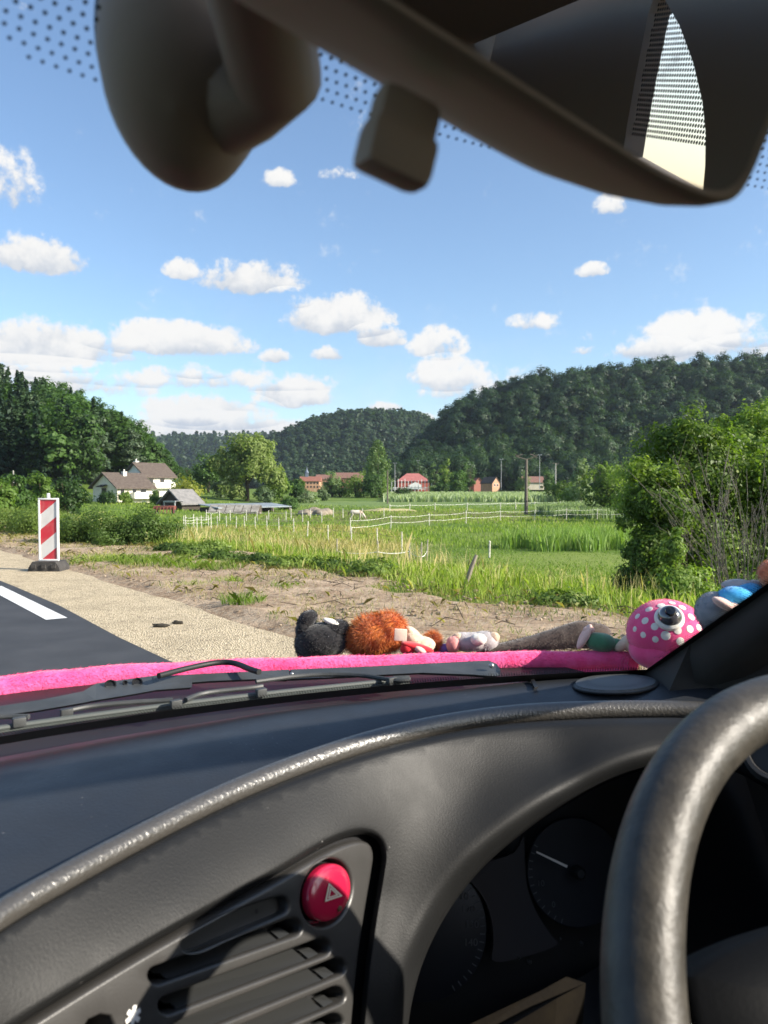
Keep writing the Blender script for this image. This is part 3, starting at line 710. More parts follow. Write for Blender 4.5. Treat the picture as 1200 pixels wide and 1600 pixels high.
def logs():
    b = gp(104, 806); M_l = mat('log_ends', (.50, .36, .22), .85, (.38, .25, .14), 5)
    b = at(104, 800, 62); b[2] = float(H(b[0], b[1]))
    k = 0
    for row in range(4):
        for j in range(9-row):
            p = b+[-1.0+j*.26+row*.13, g.uniform(-.1, .1), .14+row*.225]
            mb = MB(); mb.tube([p, p+[0, 1.6, 0]], .125*g.uniform(.85, 1.05), 9); o = mb.build('log', M_l, origin=tuple(p))
            tag(o, 'cut log with pale sawn end in the stack behind the weeds', 'log', 'stacked logs behind the weeds')
logs()
def pale_heap(name, label, px, py, w, h, col, col2, seed, cat):
    b = gp(px, py); mb = MB(); gg = np.random.default_rng(seed)
    for k in range(7): mb.ell(b+[gg.uniform(-w/2, w/2)*.7, gg.uniform(-.8, .8), h*.1], (w*.3*gg.uniform(.6, 1), 1.2, h*gg.uniform(.5, 1)), bump=.25, bs=1.4, seed=seed*10+k, nu=18, nv=10)
    tag(mb.build(name, mat(name, col, .95, col2, 2, bump=.6, bscale=12), origin=tuple(b)), label, cat)
pale_heap('sand_heap', 'pale stony heap lying in the paddock below the willow', 495, 805, 4.6, 1.0, (.28, .235, .18), (.20, .165, .12), 3, 'heap')
pale_heap('hay_heap', 'low strewn patch of dry yellow hay in the paddock', 598, 799, 9, .45, (.46, .40, .20), (.34, .31, .15), 4, 'hay')

# ------------------------------------------------------------------ fences
M_post = mat('fence_post', (.62, .60, .52), .7, (.45, .42, .36), 6)
M_postd = mat('old_fence_post', (.26, .23, .18), .8, (.36, .33, .27), 6)
M_tape = mat('white_tape', (.80, .79, .74), .6); M_taped = mat('dark_wire', (.10, .10, .09), .6)
def fence(label, posts, tapes=(.9, .5), pm=M_post, tm=M_tape, hpx=None, r=.034, tr=.011, group=None, hfix=1.25):
    P = [gp(px, py, near=25) for px, py in posts]; t = thing('paddock_fence', label, 'fence', P[0], group)
    for k, p in enumerate(P):
        hh = hfix*g.uniform(.92, 1.08); tilt = g.normal(0, .03)
        mb = MB(); mb.tube([p-[0, 0, .2], p+[tilt, 0, hh]], r*max(1, p[1]/70), 6); mb.build('post', pm, t)
    if tapes and len(P) > 1:
        mb = MB()
        for h_ in tapes:
            pts_ = []
            for a, b in zip(P[:-1], P[1:]):
                for u in np.linspace(0, 1, 6)[:-1]: pts_.append(a+(b-a)*u+np.array([0, 0, hfix*h_-.10*4*u*(1-u)]))
            pts_.append(P[-1]+[0, 0, hfix*h_]); mb.tube(pts_, tr*max(1, P[0][1]/70)*.6, 5, flat=(1.4, .5))
        mb.build('tape', tm, t)
fence('white fence with two pale tapes crossing the meadow from the heap to the big shrub', [(548, 838), (610.7, 828), (671, 824), (728.3, 818.5), (782, 815.5), (835, 814.5), (885, 812), (933, 811.5), (975, 811)], hfix=1.35)
fence('near fence with dark sagging wire around the dry grass', [(480, 841), (513, 847), (549, 853.5), (590, 857), (628, 864)], tapes=(.75,), tm=M_taped)
fence('corner of thin posts with one low white tape nearest the dirt', [(526, 876), (590, 877), (640, 876), (658, 885), (667, 876)], tapes=(.45,), pm=M_postd, hfix=1.05, tr=.02)
fence('rear paddock fence of slim posts left of the grazing horse', [(455, 810), (485, 809.5), (521, 809), (536, 809), (566, 808.6), (600, 808)], tapes=(.85,), tm=M_taped)
fence('far thin post fence in front of the pale reeds', [(609, 801), (640, 800), (680, 799), (730, 797.5), (782, 796), (806, 795.5), (835, 795), (875, 794.5), (905, 795), (927, 796), (945, 797)], tapes=(.85,))
fence('white post row running behind the dry grass towards the shed', [(290, 826), (303, 825.6), (315, 825.4), (326, 825.4), (340, 825.5), (354, 825.8), (369, 826.2), (382, 826.8), (399, 827.5), (417, 828.5), (436, 830), (459, 832)], tapes=(.85, .45))
fence('second white post row just below the long low shelter', [(322, 814), (343, 813.6), (360, 813.5), (385, 813.5), (402, 813.7), (420, 814), (447, 814.6), (473, 815.5), (503, 817)], tapes=(.8,))
fence('three tall white posts standing beside the weeds', [(287, 836), (308, 834), (330, 832)], tapes=(.8,), hfix=1.5)
p = gp(764.5, 872)
mb = MB(); mb.tube([p-[0, 0, .1], p+[.02, 0, .85]], .05, 8); mb.ell(p+[.02, 0, .85], .06)
tag(mb.build('marker_post', M_post, origin=tuple(p)), 'single short pale post alone in the green meadow', 'post')
p = gp(728, 921)
mb = MB(); mb.tube([p-[.05, 0, .1], p+[.07, 0, .28], p+[.13, .02, .42]], [.03, .028, .02], 8); 
so = mb.build('broken_stake', M_wood, origin=tuple(p)); tag(so, 'weathered broken wooden stake leaning at the edge of the dirt', 'stake')
# grazing horse
def horse():
    p = gp(557, 812); t = np.array
    prof = [((-.80, 0, .98), .20), ((-.55, 0, 1.02), .30), ((-.1, 0, .96), .31), ((.35, 0, 1.0), .29), ((.62, 0, .98), .22), ((.88, 0, .74), .14), ((1.08, 0, .46), .11), ((1.18, 0, .24), .10), ((1.27, 0, .06), .065)]
    mb = MB(); sc_ = .92
    f = lambda q: p+np.array(q)*sc_
    mb.tube([f(a) for a, r in prof], [r*sc_ for a, r in prof], 12)
    for (x, y, fr) in ((-.62, .14, 0), (-.55, -.14, 0), (.42, .14, 1), (.5, -.14, 1)):
        if fr: pts_ = [(x, y, .9), (x+.02, y, .52), (x-.01, y, .46), (x, y, .10), (x+.05, y, 0)]; rr_ = [.12, .065, .06, .045, .06]
        else: pts_ = [(x, y, .95), (x+.08, y, .66), (x-.10, y, .46), (x-.06, y, .12), (x, y, 0)]; rr_ = [.17, .11, .06, .045, .06]
        mb.tube([f(q) for q in pts_], [q*sc_ for q in rr_], 8)
    for y in (-.06, .06): mb.tube([f((1.0, y, .62)), f((.96, y*1.3, .74))], [.035, .008], 6)
    o = mb.build('horse', mat('horse_coat', (.60, .54, .46), .8, (.30, .22, .16), 1.1, lo=.5, hi=.58), origin=tuple(p)); tag(o, 'pale patched horse grazing with its head down in the paddock', 'horse')
    mb = MB(); mb.tube([f((-.95, 0, 1.08)), f((-1.06, 0, .85)), f((-1.05, 0, .45))], [.04, .07, .02], 7); tl = mb.build('tail', M_bark, o)
    mb = MB(); mb.tube([f((.55, 0, 1.26)), f((.84, 0, 1.0)), f((1.06, 0, .66))], [.03, .06, .03], 6); mb.build('mane', M_bark, o)
horse()

# ------------------------------------------------------------------ single trees and bushes
def tree(name, label, loc, crown, m, trunk=None, s=1, group=None, trunk_h=3, trunk_r=.25, limbs=5, spread=2.5, cz=6, sq=(1, 1, 1), seed=1):
    t = thing(name, label, 'tree' if 'bush' not in name and 'shrub' not in name else 'bush', loc, group)
    gg = np.random.default_rng(seed)
    V, ti = crown; me = np_mesh('crown', V*s*np.array(sq), 4, ti); o = link_mesh('crown', me, m, t)
    mb = MB(); L = np.array(loc); k = s
    mb.tube([L-[0, 0, .4], L+[.1*k, 0, trunk_h*.5*k], L+[.05*k, .1*k, trunk_h*k], L+[.2*k, 0, cz*k]], [trunk_r*1.3*k, trunk_r*k, trunk_r*.85*k, trunk_r*.35*k], 9)
    for i in range(limbs):
        a = 6.28*i/limbs+gg.uniform(-.4, .4); hh = trunk_h*gg.uniform(.75, 1.15); sp = spread*gg.uniform(.6, 1.1)
        d = np.array([math.cos(a), math.sin(a), 0]); mb.tube([L+[0, 0, hh*k], L+(d*sp*.45+[0, 0, hh+sp*.6])*k, L+(d*sp+[0, 0, hh+sp*1.3])*k], [trunk_r*.5*k, trunk_r*.3*k, trunk_r*.1*k], 6)
    mb.build('trunk', M_bark, t)
    return t
def place(px, py_base, Y):
    p = at(px, py_base, Y); p[2] = float(H(p[0], p[1])); return p
Yw = 165.0
pw = place(386, 787, Yw)
wl_c = [round_crown(201, 4.6, 5.2, 9.2, 80, 120, .40, cr=.32, lumpy=.35, droop=2.0, inner=.55), round_crown(202, 2.9, 2.6, 6.8, 32, 120, .40, cr=.36, lumpy=.3, droop=1.6)]
Vw = np.concatenate([wl_c[0][0]+[.8, 0, 0], wl_c[1][0]+[-4.6, .5, .8], wl_c[1][0]*[.9, .9, .9]+[5.0, -.6, -1.0], wl_c[1][0]*[.8, .8, .7]+[-2.6, -1.2, -2.2]]); tw = np.concatenate([wl_c[0][1], wl_c[1][1], wl_c[1][1], wl_c[1][1]])
tree('willow_tree', 'big yellow green willow with dark trunk behind the long low shelter', pw, (Vw*1.08, tw), L_willow, trunk_h=3.6, trunk_r=.42, limbs=7, spread=3.6, cz=9, seed=4)
def bush(px0, px1, pyt, pyb, Y, m, label, name='bush', seed=1, leaf=.30, cl=34, lv=55, depth=None, lumpy=.3, cat=None, group=None, cr=.32):
    b = place((px0+px1)/2, pyb, Y); w = (px1-px0)/1200*Y/2; h = max(at(600, pyt, Y)[2]-b[2], (pyb-pyt)/1200*Y*.6)
    V, ti = round_crown(seed, w*.92, h*.50, h*.46, int(cl*1.3), lv, leaf, cr=cr*1.15, lumpy=lumpy*.8, inner=.3); V = V*np.array([1, (depth or w)/w, 1]); V[..., 2] = np.maximum(V[..., 2], -.3)
    t = thing(name, label, 'bush' if 'bush' in name or 'shrub' in name else 'tree', b, group)
    link_mesh('crown', np_mesh('crown', V, 4, ti), m, t)
    mb = MB(); gg = np.random.default_rng(seed)
    for i in range(5):
        a = gg.uniform(0, 6.28); mb.tube([b-[0, 0, .3], b+[math.cos(a)*w*.25, math.sin(a)*w*.25, h*.4], b+[math.cos(a)*w*.5, math.sin(a)*w*.5, h*.75]], [.05*w, .035*w, .01*w], 6)
    mb.build('trunk', M_bark, t)
    return t
bush(150, 190, 768, 796, 119, L_broad, 'dark ivy green bush below the gable of the cream house', seed=351, leaf=.2)
bush(186, 206, 766, 792, 121, L_light, 'small bush between the dark bush and the white facade', seed=352, leaf=.2)
bush(232, 252, 766, 790, 124, L_light, 'small green bush at the corner of the white house', seed=353, leaf=.2)
bush(262, 322, 752, 800, 122, L_yellow, 'yellow green bush beside the dark shed roof', seed=301, leaf=.32)
bush(250, 300, 738, 785, 140, L_grey, 'grey green rounded tree rising behind the dark shed', 'small_tree', seed=302, leaf=.32)
bush(300, 352, 706, 790, 205, L_broad, 'dark green tree left of the big willow', 'small_tree', seed=303, leaf=.42, cl=50)
bush(278, 330, 722, 790, 230, L_broad, 'shaded tree at the far end of the left wood', 'small_tree', seed=304, leaf=.45)
bush(326, 372, 742, 792, 178, L_grey, 'low shaded tree under the willow on its left side', 'small_tree', seed=321, leaf=.36)
bush(420, 458, 735, 790, 172, L_light, 'bright green round tree touching the right side of the willow', 'small_tree', seed=305, leaf=.33)
bush(398, 432, 758, 792, 160, L_grey, 'grey green bush at the foot of the willow', seed=322, leaf=.3)
bush(432, 468, 778, 803, 128, L_broad, 'dark low bush at the right end of the long shelter', seed=306, leaf=.25)
bush(448, 478, 740, 782, 215, L_broad, 'dark tree directly left of the orange building', 'small_tree', seed=307, leaf=.40)
bush(464, 498, 766, 788, 170, L_grey, 'round grey green bush below the orange building', seed=308, leaf=.27)
bush(494, 516, 760, 780, 190, L_grey, 'small grey willow bush right of the round one', seed=309, leaf=.28)
bush(502, 536, 740, 770, 235, L_poplar, 'feathery green bush in front of the faded tile roof', seed=310, leaf=.36)
bush(536, 578, 736, 772, 230, L_light, 'light green bushy tree near the poplar, left of the wider one', 'small_tree', seed=311, leaf=.36)
bush(560, 604, 738, 774, 225, L_broad, 'broad dark green bush under the poplar', seed=312, leaf=.36, cl=44)
bush(614, 646, 762, 780, 205, L_broad, 'dark bush in front of the white posts of the hall', seed=313, leaf=.28)
bush(684, 708, 716, 768, 280, L_light, 'tall bright green tree right of the red hall', 'small_tree', seed=314, leaf=.40)
bush(666, 690, 722, 768, 290, L_poplar, 'soft green tree against the wood beside the red hall', 'small_tree', seed=315, leaf=.40)
bush(697, 728, 727, 768, 270, L_broad, 'round dense dark tree between two lighter trees near the hall', 'small_tree', seed=316, leaf=.38, cl=46)
bush(674, 700, 752, 768, 255, L_broad, 'small round dark bush in front of the bright tree by the hall', seed=317, leaf=.3)
bush(868, 920, 752, 776, 165, L_light, 'low green mound of bushes left of the pale reeds', seed=323, leaf=.26)
bush(850, 900, 745, 772, 180, L_shrub, 'wide low bush behind the mound near the pale pole', seed=330, leaf=.28)
bush(910, 985, 726, 795, 105, L_shrub, 'spreading bright bush beyond the big shrub', seed=318, leaf=.24, cl=60, lv=70)
bush(950, 1040, 705, 800, 88, L_shrub, 'bright leafy bush rising behind the left side of the big shrub', seed=319, leaf=.2, cl=70, lv=90)
bush(888, 926, 710, 770, 150, L_grey, 'pale silvery tree beside the village trees', 'small_tree', seed=420, leaf=.30, lumpy=.15, cl=44)
bush(925, 962, 712, 768, 160, L_light, 'light green tree behind the spreading bush', 'small_tree', seed=324, leaf=.34)
bush(950, 1000, 700, 768, 165, L_poplar, 'soft green tree on the slope behind the bright bush', 'small_tree', seed=325, leaf=.36)
bush(805, 830, 733, 758, 285, L_poplar, 'small round tree left of the pale electricity pole', 'small_tree', seed=326, leaf=.36)
bush(845, 868, 728, 758, 285, L_broad, 'dark small tree behind the pale electricity pole', 'small_tree', seed=327, leaf=.36)
bush(722, 744, 718, 765, 275, L_poplar, 'slender tree just left of the pink gabled house', 'small_tree', seed=328, leaf=.36)
bush(508, 556, 744, 772, 238, L_broad, 'mid green bush between the feathery bush and the lighter tree', seed=341, leaf=.36, cl=40)
bush(572, 614, 745, 774, 228, L_light, 'light green bush at the right foot of the poplar', seed=342, leaf=.34)
bush(452, 484, 756, 786, 180, L_broad, 'dark green bush between the bright round tree and the round grey bush', seed=343, leaf=.3)
def poplar(px, pyt, pyb, Y, wpx, label, seed):
    b = place(px, pyb, Y); h = at(600, pyt, Y)[2]-b[2]; r = wpx/2400*Y
    tree('poplar_tree', label, b, column_crown(seed, r, h, 5200, .42), L_poplar, trunk_h=h*.2, trunk_r=.22, limbs=3, spread=1.2, cz=h*.8, seed=seed)
poplar(590, 694, 770, 240, 44, 'tall grey green poplar left of the red hall', 401)
for i, (a, b, c_, d, Y) in enumerate(((-10, 45, 733, 800, 66), (30, 90, 735, 790, 72), (70, 135, 738, 790, 84), (-40, 20, 740, 815, 50))):
    bush(a, b, c_, d, Y, L_light if i % 2 else L_broad, ['dark green bush at the left picture edge below the wood', 'light green bush under the tall spruces', 'dark green bush left of the houses above the parked car', 'light green bush lowest at the left picture edge'][i], seed=330+i, leaf=.2, cl=50, lv=80)
# ------------------------------------------------------------------ grass, reeds, weeds near the road
def blades(P, h, w, lean, g, seg=2):
    n = len(P); az = g.uniform(0, 6.28, n); d = np.stack([np.cos(az), np.sin(az), np.zeros(n)], 1)
    az2 = g.uniform(0, 6.28, n); s = np.stack([np.cos(az2), np.sin(az2), np.zeros(n)], 1)*(w/2)[:, None]
    ln = (lean*g.uniform(.3, 1.3, n)*h)[:, None]
    mid = P+np.stack([np.zeros(n), np.zeros(n), h*.6], 1)+d*ln*.35
    tip = P+np.stack([np.zeros(n), np.zeros(n), h*(1-.25*lean)], 1)+d*ln
    return np.stack([P-s, P+s, mid+s*.75, tip, mid-s*.75], 1)
def zone_st(n, s0, s1, t0, t1, g):
    s = g.uniform(s0, s1, n); t = g.uniform(t0, t1, n); x = CR[0]*s+CF[0]*t; y = CR[1]*s+CF[1]*t
    return x, y, s, t
def infrustum(x, y, margin=60, y0=3):
    px = PXS(x, y); return (y > y0) & (px > -margin) & (px < 1200+margin)
def patchy(x, y, sc_, seed):
    from mathutils import noise as mn
    return np.array([mn.noise(Vector((a*sc_, b*sc_, seed))) for a, b in zip(x, y)])
g = np.random.default_rng(31)
# meadow grass: sampled so that near ground gets most blades
def meadow(n, y0, y1, hmin, hmax, name, label, m, seed, sel=None, wpx=1.1, lean=.4, pw=1.0):
    g = np.random.default_rng(seed)
    y = np.exp(g.uniform(math.log(y0), math.log(y1), n)); px = g.uniform(-40, 1240, n); x = (px-600)/1200*y
    s = x*CR[0]+y*CR[1]; k = s > 7.2
    if sel is not None: k &= sel(x, y, px)
    x, y, px = x[k], y[k], px[k]
    pn = patchy(x, y, .12, seed*1.3); kk = g.uniform(-.5, .6, len(x)) < pn+.25; x, y, pn = x[kk], y[kk], pn[kk]
    P = np.stack([x, y, H(x, y)-.02], 1); h = g.uniform(hmin, hmax, len(x))*(1+.5*pn)
    V = blades(P, h, np.maximum(.012, wpx*y/1200), np.full(len(x), lean), g)
    tag(link_mesh(name, np_mesh(name, V, 5, np.clip(g.uniform(0, 1, len(x))*.8+pn*.4, 0, .99)), m), label, 'grass', kind='stuff')
def mown(x, y, px): return ~((y < 47) & (px > 640) & (y > 28))
meadow(110000, 14, 150, .12, .42, 'meadow_grass', 'green meadow grass growing over the valley field', L_grass, 41, mown)
meadow(60000, 26, 48, .05, .15, 'mown_grass', 'short mown grass in front of the tall green reeds', L_grass, 42, lambda x, y, px: px > 600)
meadow(60000, 24, 80, .25, .55, 'dry_grass', 'straw coloured dry grass strip on the left of the meadow', L_dry, 43, lambda x, y, px: (((px-440)/200)**2+((y-52)/25)**2 < 1) | ((px < 650) & (px > 500) & (y > 30) & (y < 40)), lean=.35)
# tall green reeds right of the middle
def reeds(n, test, hmin, hmax, name, label, m, seed, y0, y1, px0, px1, wpx=1.6):
    g = np.random.default_rng(seed); y = g.uniform(y0, y1, n); px = g.uniform(px0, px1, n); x = (px-600)/1200*y
    k = test(x, y, px); x, y = x[k], y[k]; P = np.stack([x, y, H(x, y)-.05], 1)
    V = blades(P, g.uniform(hmin, hmax, len(x)), np.maximum(.02, wpx*y/1200), np.full(len(x), .28), g)
    tag(link_mesh(name, np_mesh(name, V, 5, g.uniform(0, .98, len(x))), m), label, 'reeds', kind='stuff')
reeds(9000, lambda x, y, px: ((px-930)/135)**2+((y-49-(px-900)*.01)/4.5)**2 < 1+.25*np.sin(px*.09), .9, 1.6, 'green_reeds', 'tall bright green reeds standing beyond the mown strip', L_reed, 44, 40, 60, 780, 1100)
reeds(26000, lambda x, y, px: (px+y*.3 > 640) & (g.uniform(size=len(px)) < .9), 1.0, 2.1, 'pale_reeds', 'grey green reed belt along the far side of the paddocks', L_pale, 45, 178, 250, 600, 960, 2.2)
reeds(12000, lambda x, y, px: ((px-930)/95)**2+((y-115)/20)**2 < 1, .8, 1.7, 'pale_reeds', 'pale reeds and tall grass in front of the spreading bush', L_pale, 46, 95, 135, 830, 1030, 2.0)
# bank edge: tall mixed grass where the dirt ends
def bank(n, s0, s1, t0, t1, h0, h1, m, name, label, seed, w=.011, lean=.5, dens=.15, edge=True):
    g = np.random.default_rng(seed); x, y, s, t = zone_st(n, s0, s1, t0, t1, g)
    e = 6.35+.5*np.sin(t*.55+1)+.3*np.sin(t*1.7)-.035*np.maximum(t-8, 0) if edge else -9
    k = infrustum(x, y) & (s > e-.25+g.normal(0, .12, n)); x, y, s = x[k], y[k], s[k]
    pn = patchy(x, y, .55, seed); k = pn > g.uniform(-.6, .5, len(x))-dens; x, y, s, pn = x[k], y[k], s[k], pn[k]
    P = np.stack([x, y, np.maximum(H(x, y), -9)-.02], 1); h = g.uniform(h0, h1, len(x))*(1+.6*pn)
    V = blades(P, h, np.maximum(w, .8*y/1200), np.full(len(x), lean), g)
    tag(link_mesh(name, np_mesh(name, V, 5, np.clip(g.uniform(0, .95, len(x))+pn*.2, 0, .96)), m), label, 'grass', kind='stuff')
bank(80000, 5.7, 10.5, 1, 40, .08, .26, L_grass, 'bank_grass', 'thick green grass along the edge of the bare dirt', 51)
bank(12000, 6.2, 13, 4, 40, .25, .5, L_dry, 'seed_stalks', 'thin pale seed stalks standing above the bank grass', 52, w=.006, lean=.3, dens=-.05)
bank(26000, 6.0, 9.5, 18, 60, .2, .6, L_weed, 'roadside_weeds', 'tall green weeds at the left end of the dirt', 53, lean=.5)
# broad leafy weeds (real leaf clumps)
def weed(px, py, w, h, m, label, seed, name='weed_clump', leaf=.06, cl=26, lv=60, group=None, Y=None):
    b = gp(px, py) if Y is None else at(px, py, Y)
    V, ti = round_crown(seed, w*.8, h*.5, h*.45, cl, lv, leaf, cr=.36, lumpy=.35, aspect=2.0); V[..., 2] = np.maximum(V[..., 2], -.05)
    o = link_mesh(name, np_mesh(name, V, 4, ti), m); o.location = b; tag(o, label, 'weeds', group); return o
for i, (px, py, w, h) in enumerate(((110, 850, .75, .75), (150, 850, .9, .95), (190, 853, .8, .9), (228, 853, .75, .85), (60, 838, .8, .75), (20, 833, .9, .8), (270, 866, .5, .45), (300, 872, .55, .4), (345, 880, .5, .4), (400, 884, .5, .38), (455, 890, .5, .35), (330, 868, .6, .5), (520, 893, .5, .35), (585, 900, .55, .42), (880, 950, .5, .3))):
    weed(px, py, w*(1.15 if i < 6 else .8), h*(.9 if i < 6 else .42), L_weed, 'leafy green weed clump along the grassy edge of the dirt', 500+i, leaf=.030, cl=50, lv=130, group='leafy weed clumps along the dirt edge')
def litter(n, h0, h1, m, name, label, kind_label, seed, lean, thr, w):
    g = np.random.default_rng(seed); x, y, s, t = zone_st(n, 3.3, 6.5, 1.5, 34, g); k = infrustum(x, y, 20); x, y, s = x[k], y[k], s[k]
    pn = patchy(x, y, 1.1, seed)+.25*sm((s-4.6)/1.8); k = pn > thr+g.uniform(-.2, .3, len(x)); x, y = x[k], y[k]
    V = blades(np.stack([x, y, np.full(len(x), .05)], 1), g.uniform(h0, h1, len(x)), np.maximum(w, .55*y/1200), np.full(len(x), lean), g)
    tag(link_mesh(name, np_mesh(name, V, 5, g.uniform(0, .97, len(x))), m), label, kind_label, kind='stuff')
litter(26000, .04, .13, L_dry, 'dry_litter', 'bits of dry straw lying over the bare dirt', 'straw', 63, 1.25, -.08, .004)
litter(26000, .03, .09, L_weed, 'dirt_sprouts', 'sparse low green sprouts coming up through the dirt', 'weeds', 64, .7, .10, .006)
# small tufts on the dirt itself
def tufts(spots, label, seed):
    g = np.random.default_rng(seed)
    for i, (px, py, r, n, h) in enumerate(spots):
        b = gp(px, py); a = g.uniform(0, 6.28, n); rr = r*np.sqrt(g.uniform(0, 1, n)); x = b[0]+np.cos(a)*rr; y = b[1]+np.sin(a)*rr
        P = np.stack([x-b[0], y-b[1], np.full(n, .02)], 1); V = blades(P, g.uniform(.4, 1, n)*h, np.full(n, max(.006, .7*b[1]/1200)), np.full(n, .75), g)
        o = link_mesh('grass_tuft', np_mesh('grass_tuft', V, 5, g.uniform(0, .97, n)), L_grass); o.location = b
        tag(o, label, 'grass tuft', 'grass tufts growing in the dirt')
tufts([(380, 950, .22, 260, .22), (160, 880, .5, 500, .20), (200, 882, .5, 500, .22), (245, 884, .6, 700, .22), (290, 890, .4, 300, .18), (330, 893, .5, 500, .25), (130, 884, .3, 240, .15), (450, 925, .2, 140, .14), (355, 915, .2, 160, .16), (560, 935, .12, 90, .10), (600, 925, .2, 120, .12), (300, 920, .25, 120, .12)],
      'small green grass tuft sprouting from the bare dirt', 61)
# stones, twigs and clods
def debris():
    g = np.random.default_rng(71); mb = MB()
    x, y, s, t = zone_st(2200, 3.2, 6.4, 1.5, 26, g); k = infrustum(x, y, 20); n = 0
    for a, b in zip(x[k], y[k]):
        r = g.uniform(.005, .02)*g.choice([1, 1, 1, 1.6]); mb.ell((a, b, .05+r*.2), (r*g.uniform(.8, 1.5), r, r*.7), nu=6, nv=4, bump=.3, seed=n % 9); n += 1
    tag(mb.build('pebbles', mat('pebbles', (.34, .27, .19), .9, (.21, .155, .10), 3), smooth=False), 'small stones and clods scattered over the bare dirt', 'stones', kind='stuff')
    mb = MB()
    x, y, s, t = zone_st(200, 3.3, 6.5, 1.5, 20, g); k = infrustum(x, y, 20)
    for a, b in zip(x[k], y[k]):
        L = g.uniform(.08, .4); an = g.uniform(0, 6.28); d = np.array([math.cos(an), math.sin(an), g.uniform(-.05, .25)]); p = np.array([a, b, .075])
        mb.tube([p-d*L/2, p+[0, 0, .02]+g.normal(0, .02, 3), p+d*L/2], [.004, .005, .003], 4)
    tag(mb.build('twigs', M_bark), 'thin dry twigs and roots lying on the bare dirt', 'twigs', kind='stuff')
debris()
# two little dark clods on the gravel
for i, (px, py) in enumerate(((250, 980), (278, 975))):
    b = atz(px, py, .004); mb = MB(); mb.ell(b+[0, 0, .012], (.07-.025*i, .022, .02), bump=.5, bs=2, seed=i)
    tag(mb.build('dirt_clod', mat('dark_clod', (.04, .035, .025), .9), origin=tuple(b)), ['larger dark clod lying on the gravel verge', 'smaller dark clod beside the larger one on the gravel'][i], 'clod')

# ------------------------------------------------------------------ the big shrubs on the right
def big_shrub(name, label, lobes, m, leaf, cl, lv, seed, stems=10, base=None, twigs=0):
    b = np.array(base, float); t = thing(name, label, 'shrub', b); g = np.random.default_rng(seed); VV = []; TT = []
    for i, (p, r) in enumerate(lobes):
        c = p-b; V, ti = round_crown(seed*10+i, r[0], r[1], 0, cl, lv, leaf, cr=.36, lumpy=.38, inner=.35, aspect=1.7); VV.append(V+c); TT.append(ti)
    link_mesh('crown', np_mesh('crown', np.concatenate(VV), 4, np.concatenate(TT)), m, t)
    mb = MB()
    for i in range(stems):
        p, r = lobes[i % len(lobes)]; e = p+g.normal(0, .35, 3)*r[0]; q = b+g.normal(0, .15, 3)*[1, 1, 0]
        mid = q+(e-q)*.5+g.normal(0, .12, 3); mb.tube([q-[0, 0, .2], mid, e], [.035, .022, .006], 6)
    mb.build('stem', M_bark, t); return t
lob = lambda px, py, Y, rw, rh: (at(px, py, Y), (rw/1200*Y, rh/1200*Y))
Ys = 11.5
big_shrub('big_shrub', 'big dense dark green shrub at the right with sunlit top', [lob(1032, 790, Ys, 54, 62), lob(1012, 868, Ys-.2, 44, 72), lob(1090, 745, Ys+.5, 72, 62), lob(1160, 745, Ys+.8, 85, 58), lob(1100, 840, Ys+.7, 95, 80), lob(1190, 830, Ys+.8, 80, 90), lob(1260, 800, Ys+.8, 60, 80), lob(1020, 925, Ys-.4, 48, 48), lob(1075, 690, Ys+.9, 50, 30)],
          L_shrub, .040, 70, 170, 81, 22, base=at(1080, 965, Ys))
big_shrub('small_tree', 'feathery light green tree top behind the big shrub at the right edge', [lob(1170, 675, 17, 55, 38), lob(1120, 700, 17, 42, 30), lob(1230, 680, 17.5, 70, 50), lob(1190, 720, 17, 90, 60)], L_light, .055, 46, 130, 82, 8, base=at(1170, 880, 17))
big_shrub('young_shrub', 'small bright green shrub in front of the big dark one', [lob(1065, 915, 8.5, 48, 48), lob(1045, 955, 8.3, 46, 40), lob(1105, 945, 8.4, 50, 38), lob(1052, 858, 8.6, 24, 36), lob(1140, 968, 8.3, 50, 30), lob(1000, 968, 8.4, 32, 24)], L_light, .028, 36, 100, 83, 8, base=at(1065, 990, 8.4))
def bare_shrub():
    g = np.random.default_rng(84); b = at(1165, 960, 9.8); t = thing('bare_shrub', 'leafless grey twiggy shrub in front of the dark foliage at the right', 'shrub', b); mb = MB()
    for i in range(46):
        q = b+g.normal(0, .22, 3)*[1, 1, .1]; a = g.uniform(-1.0, 1.0); e = q+np.array([math.sin(a)*g.uniform(.5, 1.7), g.normal(0, .3), g.uniform(1.0, 2.1)])
        mid = q+(e-q)*.5+np.array([-math.sin(a)*.12, 0, .14]); mb.tube([q-[0, 0, .2], mid, e], [.008, .0045, .0015], 5)
        for j in range(4):
            u = g.uniform(.4, .95); p0_ = q+(e-q)*u+np.array([-math.sin(a)*.1, 0, .1])*(1-u); mb.tube([p0_, p0_+np.array([math.sin(a)*g.uniform(-.1, .5), g.normal(0, .15), g.uniform(.2, .5)])], [.0045, .0015], 4)
    mb.build('twigs', mat('grey_twigs', (.10, .085, .065), .85, (.17, .15, .12), 8), t)
bare_shrub()
big_shrub('ground_ivy', 'low dark leafy undergrowth below the bare shrub', [lob(1180, 950, 10.2, 90, 40), lob(1230, 985, 9.3, 90, 30)], L_broad, .045, 34, 60, 85, 4, base=at(1190, 985, 10))

